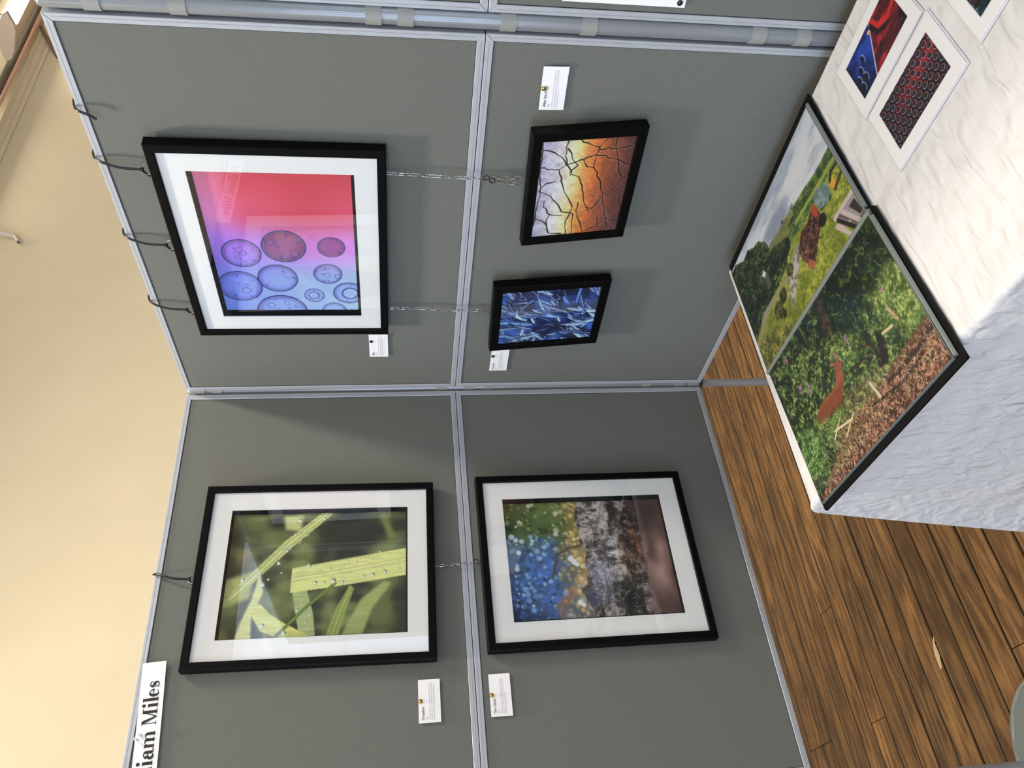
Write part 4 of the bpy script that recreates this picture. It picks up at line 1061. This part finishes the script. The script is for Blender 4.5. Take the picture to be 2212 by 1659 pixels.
def dome(rad, hgt, n=14, k=5):
    vs_ = []; fs_ = []
    for j in range(k):
        a = j / k * math.pi / 2
        vs_ += [(rad * math.cos(a) * math.cos(2 * math.pi * i / n), -hgt * math.sin(a), rad * math.cos(a) * math.sin(2 * math.pi * i / n)) for i in range(n)]
    vs_.append((0, -hgt, 0))
    for j in range(k - 1): fs_ += [(j * n + i, j * n + (i + 1) % n, (j + 1) * n + (i + 1) % n, (j + 1) * n + i) for i in range(n)]
    fs_ += [((k - 1) * n + i, (k - 1) * n + (i + 1) % n, k * n) for i in range(n)]
    fs_.append(tuple(range(n - 1, -1, -1)))
    return vs_, fs_

caption(on_R(.9229, -.1311, .0005), 0, 'After the Heat', (.97, 1.0, .42), 'white caption card with brass pin beside the cracked earth picture', rl=.03)
caption(on_R(.1858, .2020, .0005), 0, 'Blue', (.97, .95, .80), 'white caption card tucked against the bubble picture corner', rl=.0, pin='dark_pin', curl=.002, pin_at=(.0155, .0178))
caption(on_R(.1195, -.1087, .0005), 0, 'Frost life', (.9, 1.0, .33), 'white caption card tucked behind the frost picture corner', rl=.005, pin='dark_pin', pin_at=(.017, .0180))
caption(on_L(.8052, .1000, .0005), LROT, 'Droplets', (.97, .97, .95), 'white caption card with brass pin beside the grass picture', rl=-.005)
caption(on_L(.8035, -.0521, .0005), LROT, 'The Climb', (.95, .97, .55), 'white caption card with brass pin beside the tree bark picture', rl=-.002)

# white notice on the board beyond the pole
r = tag(empty('white_notice', Vector((X3 + .027, -.001, ZM - .33 + .0))), 'white paper notice with a dark pin cut off at the edge', 'notice')
MB().box(0, .297, -.0012, -.0006, 0, .21).build('sheet', M['paper'], r)
MB().add(*dome(.0052, .003)).build('pin', M['dark_pin'], r, loc=(.008, -.0012, .010), smooth=True)

# ------------------------------------------------------------------ name banner with bold serif lettering
def ribbon(m, pts, wds, y):
    n = len(pts); vs_ = []; fs_ = []
    for i in range(n):
        a_ = Vector((*pts[max(i - 1, 0)], 0)); b_ = Vector((*pts[min(i + 1, n - 1)], 0)); t = (b_ - a_).normalized(); nx, ny = -t.y, t.x
        w_ = wds[i] / 2
        vs_ += [(pts[i][0] + nx * w_, y, pts[i][1] + ny * w_), (pts[i][0] - nx * w_, y, pts[i][1] - ny * w_)]
    for i in range(n - 1): fs_.append((2 * i, 2 * i + 1, 2 * i + 3, 2 * i + 2))
    m.add(vs_, fs_)
def arc(cx, cz, rx, rz_, a0, a1, n=14): return [(cx + rx * math.cos(math.radians(a0 + (a1 - a0) * i / n)), cz + rz_ * math.sin(math.radians(a0 + (a1 - a0) * i / n))) for i in range(n + 1)]
def glyph(m, ch, x, w_, cap, y):
    """draws one letter between x and x+w_, baseline 0"""
    xh = cap * .66; st = cap * .205; hl = cap * .05; sf = cap * .045
    def q(x0, x1, z0, z1): m.add([(x0, y, z0), (x1, y, z0), (x1, y, z1), (x0, y, z1)], [(0, 1, 2, 3)])
    def quad(a_, b_, c_, d_): m.add([(p[0], y, p[1]) for p in (a_, b_, c_, d_)], [(0, 1, 2, 3)])
    def disc(cx, cz, r_): p = arc(cx, cz, r_, r_, 0, 360, 16)[:-1]; m.add([(a_, y, b_) for a_, b_ in p], [tuple(range(16))])
    if ch in 'il':
        c = x + w_ / 2; top = xh if ch == 'i' else cap * 1.06
        q(c - st / 2, c + st / 2, 0, top); q(x + w_ * .06, x + w_ * .94, 0, sf); quad((x + w_ * .06, top - sf), (c + st / 2, top - sf), (c + st / 2, top + sf * .3), (x + w_ * .06, top))
        if ch == 'i': disc(c, cap * .96, st * .62)
    elif ch == 'M':
        q(x, x + w_ * .22, 0, sf); q(x + w_ * .62, x + w_, 0, sf); q(x, x + w_ * .26, cap - sf, cap); q(x + w_ * .80, x + w_, cap - sf, cap)
        q(x + w_ * .09, x + w_ * .09 + hl, 0, cap); q(x + w_ * .70, x + w_ * .70 + st, 0, cap)
        quad((x + w_ * .06, cap), (x + w_ * .27, cap), (x + w_ * .53, 0), (x + w_ * .45, 0)); quad((x + w_ * .45, 0), (x + w_ * .51, 0), (x + w_ * .82, cap), (x + w_ * .77, cap))
    elif ch == 'W':
        for a_, b_ in ((.0, .30), (.34, .64), (.78, 1.0)): q(x + w_ * a_, x + w_ * b_, cap - sf, cap)
        quad((x + w_ * .06, cap), (x + w_ * .25, cap), (x + w_ * .40, 0), (x + w_ * .33, 0)); quad((x + w_ * .34, 0), (x + w_ * .38, 0), (x + w_ * .54, cap), (x + w_ * .50, cap))
        quad((x + w_ * .40, cap), (x + w_ * .59, cap), (x + w_ * .74, 0), (x + w_ * .67, 0)); quad((x + w_ * .68, 0), (x + w_ * .72, 0), (x + w_ * .92, cap), (x + w_ * .88, cap))
    elif ch == 'm':
        s3 = st * .92; xs = [x + w_ * .06, x + w_ * .40, x + w_ * .74]
        for k, a_ in enumerate(xs):
            q(a_, a_ + s3, 0, xh * (.99 if k == 0 else .74)); q(a_ - w_ * .05, a_ + s3 + w_ * .05, 0, sf)
        q(xs[0] - w_ * .05, xs[0] + s3, xh - sf, xh)
        for k in (0, 1):
            x0 = xs[k] + s3; x1 = xs[k + 1] + s3 / 2; c = (x0 + x1) / 2
            p = arc(c, xh * .70, (x1 - x0) / 2, xh * .26, 180, 0, 14); ribbon(m, p, [hl + (s3 - hl) * sm(.35, 1., np.array(i / 14.)) for i in range(15)], y)
    elif ch == 'a':
        q(x + w_ * .55, x + w_ * .55 + st * .95, xh * .10, xh * .78)
        ribbon(m, arc(x + w_ * .44, xh * .74, w_ * .26, xh * .23, 180, 0, 14), [hl * 1.2 + (st * .8 - hl) * sm(.45, 1., np.array(i / 14.)) for i in range(15)], y); disc(x + w_ * .22, xh * .72, st * .5)
        ribbon(m, arc(x + w_ * .40, xh * .28, w_ * .28, xh * .26, 75, 300, 16), [hl + (st * .95 - hl) * math.sin(math.pi * i / 16) for i in range(17)], y)
        ribbon(m, [(x + w_ * .40, xh * .54), (x + w_ * .60, xh * .60)], [hl * 1.2] * 2, y)
        ribbon(m, arc(x + w_ * .86, xh * .16, w_ * .17, xh * .14, 180, 350, 10), [st * .5 - (st * .5 - hl) * i / 10 for i in range(11)], y)
    elif ch == 'e':
        ribbon(m, arc(x + w_ * .5, xh * .5, w_ * .36, xh * .465, 0, 325, 30), [hl + (st * .98 - hl) * max(0, math.sin(math.radians(min(max((i * 325 / 30 - 70) * .9, 0), 180)))) + (st * .55 * max(0, 1 - i / 5.)) for i in range(31)], y)
        q(x + w_ * .2, x + w_ * .92, xh * .50, xh * .50 + hl)
    elif ch == 's':
        p = arc(x + w_ * .5, xh * .74, w_ * .30, xh * .22, 20, 200, 12) + arc(x + w_ * .5, xh * .27, w_ * .32, xh * .235, 110, -160, 18)[1:]
        n = len(p) - 1; ribbon(m, p, [hl * 1.3 + (st * .95 - hl) * math.exp(-((i / n - .46) / .17) ** 2) for i in range(n + 1)], y)
        q(x + w_ * .80, x + w_ * .80 + hl, xh * .62, xh * .95); q(x + w_ * .12, x + w_ * .12 + hl, xh * .05, xh * .40)

r = tag(empty('name_banner', on_L(.8385, .6605, .0012), rot_lean(LROT, 0, .058)), 'white paper name banner with bold black serif letters', 'banner')
BW, BH = .301, .0465
m = MB(); n = 12; vs_ = []; fs_ = []
for i in range(n + 1):
    x = -BW / 2 + BW * i / n; y = -.0008 - .004 * max(0, (i / n - .6) / .4) ** 2
    vs_ += [(x, y, -BH / 2), (x, y, BH / 2), (x, y + .0003, -BH / 2), (x, y + .0003, BH / 2)]
for i in range(n):
    b = i * 4; c = b + 4; fs_ += [(b, c, c + 1, b + 1), (b + 2, b + 3, c + 3, c + 2), (b + 1, c + 1, c + 3, b + 3), (b, b + 2, c + 2, c)]
fs_ += [(0, 1, 3, 2), (n * 4, n * 4 + 2, n * 4 + 3, n * 4 + 1)]
strip = m.add(vs_, fs_).build('paper_strip', M['paper'], r)
tx = MB()
# letters placed by their distance from the corner pole: (letter, far edge, near edge)
for ch, s1, s0 in (('W', .9690, .9215), ('i', .9215, .9110), ('l', .9110, .9005), ('l', .9005, .8900), ('i', .8895, .8790), ('a', .8775, .8575), ('m', .8570, .8225), ('M', .8130, .7800), ('i', .7795, .7690), ('l', .7585 + .0095, .7580), ('e', .7575, .7415), ('s', .7400, .7260)):
    x0 = .8385 - s1; wd = s1 - s0
    k = MB(); glyph(k, ch, x0, wd, .0275, -.0012)
    xm = x0 + wd / 2; t = (xm + BW / 2) / BW; dy = -.004 * max(0, (t - .6) / .4) ** 2
    k.v = [(v[0], v[1] + dy - .0004, v[2] - .0135) for v in k.v]
    tx.add(k.v, k.f)
tx.build('printed_letters', M['ink'], strip)
for dx in (-.003, .004):
    p = MB().lathe((0, 0), [(.0024, 0), (.0022, .003), (.0014, .0045), (.0020, .007), (.0034, .0085), (.0034, .0095)], 12)
    p.build('clear_pin', M['clear'], r, loc=(.004 + dx, -.001, BH / 2 - .006 - dx), rot=(math.radians(90), 0, 0), smooth=True)

# ------------------------------------------------------------------ cable ties, split rings, chains
def bez(p, n=8):
    """smooth curve through points"""
    out = []; P = [Vector(q) for q in p]
    for i in range(len(P) - 1):
        a_, b_, c_, d_ = P[max(i - 1, 0)], P[i], P[i + 1], P[min(i + 2, len(P) - 1)]
        for k in range(n):
            t = k / n; out.append(.5 * ((2 * b_) + (c_ - a_) * t + (2 * a_ - 5 * b_ + 4 * c_ - d_) * t * t + (3 * b_ - a_ - 3 * c_ + d_) * t ** 3))
    out.append(P[-1]); return out
def cable_tie(pos, rz, label, drop, side=-.012, short=False, ring=True):
    """origin on the top edge of the board front; local Z up, Y into the board"""
    r = tag(empty('cable_tie', pos, (0, 0, rz)), label, 'cable tie', 'black cable ties over the board tops')
    if short:
        p = [(side - .004, -.013, -.031), (side * .6, -.012, -.020), (0, -.008, -.003), (.004, .002, .004), (.008, .012, .004), (.008, .021, -.004), (.004, .0205, -.022), (0, .0205, -.03)]
    else:
        p = [(side, -.016, -drop), (side * .8, -.016, -drop * .55), (side * .25, -.012, -drop * .2), (0, -.0055, -.002), (.003, .002, .004), (.008, .013, .004), (.009, .021, -.004), (.004, .0205, -.03), (0, .0205, -drop * .5)]
    MB().tube(bez(p), .0027, 8, flat=.8).build('strap', M['tie'], r, smooth=True)
    if not short:
        MB().box(-.0035, .0035, -.003, .003, -.0035, .0035).build('lock_head', M['tie'], r, loc=(side, -.0165, -drop + .001), bevel=.001)
        MB().box(-.002, .002, -.0008, .0008, -.020, 0).build('tail', M['tie'], r, loc=(side + .001, -.017, -drop + .002), rot=(0, math.radians(55), 0))
    return r
def split_ring(pos, rz, label, R=.010):
    pts = [(R * math.cos(a), 0, R * math.sin(a)) for a in np.linspace(0, 2 * math.pi, 25)[:-1]]
    o = MB().tube(pts, .0011, 8, closed=True).build('split_ring', M['chrome'], None, loc=pos, rot=(math.radians(12), 0, rz + math.radians(18)), smooth=True)
    return tag(o, label, 'ring', 'split rings holding the frames')
cable_tie(on_R(.848, PH + G), 0, 'short loose black cable tie loop over the right board top', 0, side=-.010, short=True)
TIES = [(.742, .081, 'first from the shiny pole'), (.549, .079, 'in the middle'), (.349, .077, 'nearest the corner pole')]
for x, d, t in TIES:
    cable_tie(on_R(x, PH + G), 0, 'long black cable tie holding the bubble picture, ' + t, d, side=-.012)
    split_ring(on_R(x - .013, PH - d - .006, .0145), 0, 'silver split ring at the bubble picture top, ' + t)
cable_tie(on_L(.493, PH + G), LROT, 'black cable tie holding the grass picture', .080, side=-.020)
split_ring(on_L(.514, PH - .086, .0145), LROT, 'silver split ring at the grass picture top')

def link_mesh():
    pts = []
    L_, R0 = .0050, .0026
    for i in range(9): a = math.pi * i / 8; pts.append((R0 * math.cos(a), 0, L_ + R0 * math.sin(a)))
    for i in range(9): a = math.pi + math.pi * i / 8; pts.append((R0 * math.cos(a), 0, -L_ + R0 * math.sin(a)))
    return pts
LINK = None
def chain(p0, p1, n, rz, label, hook_at=None, double_from=None):
    """links from the upper frame down to the lower frame"""
    global LINK
    r = tag(empty('hanging_chain', p0), label, 'chain', 'chains between the framed pictures')
    d = Vector(p1) - Vector(p0); step = d / n
    tilt = math.atan2(d.x * math.cos(rz) + d.y * math.sin(rz), -d.z)
    rr = random.Random(label)
    for i in range(n):
        if hook_at is not None and i == hook_at: continue
        tw = (0 if i % 2 else math.radians(78)) + rr.uniform(-.3, .3)
        reps = [0.0] if (double_from is None or i < double_from) else [-.0045 - .0008 * (i - double_from), .0045 + .0008 * (i - double_from)]
        for q in reps:
            loc = step * (i + .5) + Vector((math.cos(rz) * q, math.sin(rz) * q, 0))
            if LINK is None:
                LINK = MB().tube(link_mesh(), .00068, 6, closed=True).build('link', M['chrome'], r, smooth=True); o = LINK
            else: o = share(LINK, r)
            o.location = loc; o.rotation_euler = (0, -tilt, tw + rz)
    if hook_at is not None:
        c = step * (hook_at + .5); k = .0055
        pts = [Vector((k * math.cos(a), 0, .0065 + k * math.sin(a))) for a in np.linspace(-2.6, 1.57, 12)[::-1]][::-1]
        up_ = [Vector((k * math.cos(a), 0, .0068 + k * math.sin(a))) for a in np.linspace(math.radians(-40), math.radians(250), 14)]
        dn = [Vector((-k * math.cos(a), 0, -.0068 - k * math.sin(a))) for a in np.linspace(math.radians(-40), math.radians(250), 14)]
        s_ = list(reversed(up_))[:0] + list(reversed(up_)) + [Vector((0, 0, 0))] * 0 + dn
        MB().tube(s_, .0011, 8).build('s_hook', M['hook'], r, loc=c, rot=(0, math.radians(28), rz), smooth=True)
    return r
chain(on_R(.731, .174, .012), on_R(.7205, -.098, .014), 22, 0, 'silver chain from the bubble picture to the cracked earth picture', hook_at=16, double_from=17)
chain(on_R(.338, .172, .012), on_R(.3285, -.064, .014), 19, 0, 'silver chain from the bubble picture to the frost picture', double_from=17)
chain(on_L(.5075, .078, .010), on_L(.5045, -.032, .012), 9, LROT, 'silver chain from the grass picture to the tree bark picture', hook_at=8)

# ------------------------------------------------------------------ table, cloth, portfolio, mounted prints
TZ = .740
TX0, TX1, TY0, TY1 = .488, 1.745, -.646, -.045
t = tag(empty('folding_table', (TX0, TY0, 0)), 'long folding table hidden under the white cloth', 'table')
MB().box(.012, TX1 - TX0 - .012, .012, TY1 - TY0 - .012, TZ - .028, TZ - .003).build('tabletop', M['table'], t, bevel=.003)
for lx in (.25, 1.0):
    for ly in (.08, .52):
        MB().cyl((lx, ly), .014, 0, TZ - .028, 14).build('leg', M['grey_leg'], t, smooth=True)
    MB().tube([(lx, .08, .2), (lx, .52, .2)], .01, 8).build('crossbar', M['grey_leg'], t, smooth=True)

def table_cloth():
    r = .012; drop = .70
    prof_f = []      # along the front edge: from back over the top, round the front edge and down
    ys = list(np.linspace(TY1, TY0 + r, 40))
    P = [(y, TZ) for y in ys] + [(TY0 + r - r * math.sin(a), TZ - r + r * math.cos(a)) for a in np.linspace(.25, math.pi / 2, 5)] + [(TY0 - .012 * (1 - math.exp(-k * 3)), TZ - r - k * drop) for k in np.linspace(.02, 1, 46)]
    xs = list(np.linspace(TX0 + r, TX1 - r, 110))
    vs_ = []; fs_ = []
    nx = len(xs); ny = len(P)
    rs = np.random.RandomState(4)
    nz = fbm(ny, nx, 14, 40, 3, 3) - .5
    ph = fbm(ny, nx, 2, 14, 8, 2) - .5
    for j, (y, z) in enumerate(P):
        for i, x in enumerate(xs):
            if z > TZ - 1e-6: vs_.append((x, y, z + .0012 * nz[j, i]))
            else:
                k = (TZ - z) / drop
                vs_.append((x + .02 * k * ph[j, i] * 2 * 0 + (.010 * k if False else 0), y - .012 * k * math.sin(x * 23 + 2 * math.sin(x * 5)) * (k > 0) * min(1, k * 2) - .004 * nz[j, i], z))
    for j in range(ny - 1):
        for i in range(nx - 1): fs_.append((j * nx + i, j * nx + i + 1, (j + 1) * nx + i + 1, (j + 1) * nx + i))
    # left side: round the edge and hang; the corner gathers in one soft fold
    side = [(TX0 + r - r * math.sin(a), TZ - r + r * math.cos(a)) for a in np.linspace(.25, math.pi / 2, 5)] + [(TX0 - .006, TZ - r - k * drop) for k in np.linspace(.02, 1, 40)]
    yl = list(np.linspace(TY1, TY0 + r, 40))
    base = len(vs_); prev = [j * nx for j in range(40)]
    for q, (x, z) in enumerate(side):
        cur = []
        for j, y in enumerate(yl):
            k = (TZ - z) / drop
            vs_.append((x - .012 * min(1, k * 2) * math.sin(y * 21) * (k > .05), y, z)); cur.append(len(vs_) - 1)
        for j in range(39): fs_.append((prev[j], cur[j], cur[j + 1], prev[j + 1]))
        prev = cur
    # corner patch between the last side column and the first front column
    nfront = ny - 40
    for q in range(min(len(side), nfront)):
        a0 = (base + (q - 1) * 40 + 39) if q > 0 else 39 * nx
        a1 = base + q * 40 + 39
        b0 = (40 + q - 1) * nx if q > 0 else 39 * nx
        b1 = (40 + q) * nx
        k = q / nfront; z = side[q][1]
        vs_.append((TX0 + .003 - .12 * k ** .9, TY0 + .003 - .06 * k, z)); c1 = len(vs_) - 1
        c0 = c1 - 1 if q > 0 else 39 * nx
        if q == 0: fs_ += [(39 * nx, a1, c1), (39 * nx, c1, b1)]
        else: fs_ += [(a0, a1, c1, c0), (c0, c1, b1, b0)]
    m = MB(); m.add(vs_, fs_)
    o = m.build('tablecloth', M['cloth'], None, smooth=True)
    return tag(o, 'white crinkled paper cloth draped over the table', 'tablecloth')
table_cloth()

pf = tag(empty('portfolio_book', (.52, -.67, TZ + .001)), 'open black portfolio book with two colour photographs on the table', 'portfolio')
def P_(x, y, z=0): return (x - .52, y + .67, z)
def slab(pts, z0, z1, nm, mat, bevel=0.0):
    MB().prism([P_(*p)[:2] for p in pts], z0, z1, axis='z').build(nm, mat, pf, bevel=bevel)
slab([(.517, -.346), (.962, -.350), (.957, -.036), (.515, -.044)], 0, .006, 'far_cover', M['leather'], .002)
slab([(.545, -.678), (.988, -.676), (.970, -.354), (.524, -.350)], 0, .008, 'near_cover', M['leather'], .002)
slab([(.528, -.352), (.955, -.355), (.946, -.060), (.523, -.072)], .006, .0105, 'page_block', M['spine'])
slab([(.552, -.667), (.972, -.665), (.960, -.362), (.536, -.359)], .008, .0125, 'page_block', M['spine'])
art_farm().mesh('photo_page', M['print_sleeve'], pf, gain=.80, corners=[P_(.529, -.351, .0112), P_(.952, -.354, .0112), P_(.944, -.063, .0112), P_(.524, -.075, .0112)])
art_deer().mesh('photo_page', M['print_sleeve'], pf, gain=.70, corners=[P_(.553, -.666, .0132), P_(.971, -.664, .0132), P_(.957, -.366, .0132), P_(.536, -.363, .0132)])
MB().tube([P_(.527, -.357, .009), P_(.74, -.3585, .0105), P_(.962, -.3605, .010)], .0058, 8).build('spine_fold', M['spine'], pf, smooth=True)
MB().tube([P_(.963, -.372, .011), P_(.978, -.664, .011)], .0035, 6).build('sleeve_edge', M['spine'], pf, smooth=True)
MB().tube([P_(.958, -.345, .0095), P_(.949, -.060, .0095)], .0035, 6).build('sleeve_edge', M['spine'], pf, smooth=True)

def mounted(x0, y0, rz, art, label):
    r = tag(empty('mounted_print', (x0, y0, TZ + .0018), (0, 0, rz)), label, 'mounted print', 'white mounted prints on the table')
    W, H = .176, .1295
    MB().box(-W / 2, W / 2, -H / 2, H / 2, 0, .0016).build('mount', M['mount'], r, bevel=.0003)
    w_, h_ = art.w / 2, art.h / 2
    art.mesh('photo_print', M['print_matt'], r, gain=.8, corners=[(-w_, -h_, .0019), (w_, -h_, .0019), (w_, h_, .0019), (-w_, h_, .0019)])
    s = MB().box(-W / 2 - .003, W / 2 + .003, -H / 2 - .004, H / 2 + .003, -.0006, -.0001)
    s.build('clear_sleeve', M['spine'] if False else M['sleeve'], r)
    return r
M['mount'] = principled('white_mount_board', (216, 216, 218), .8, spec=.2)
M['sleeve'] = principled('clear_plastic_sleeve', (206, 206, 214), .25)
mounted(1.131, -.2935, .0, art_beads(), 'white mounted print of dark red and black beads')
mounted(1.122, -.1530, math.radians(1.5), art_bluered(), 'white mounted print split between blue and red')
mounted(1.338, -.2930, .0, art_teal(), 'white mounted print of dark teal cut off at the edge')
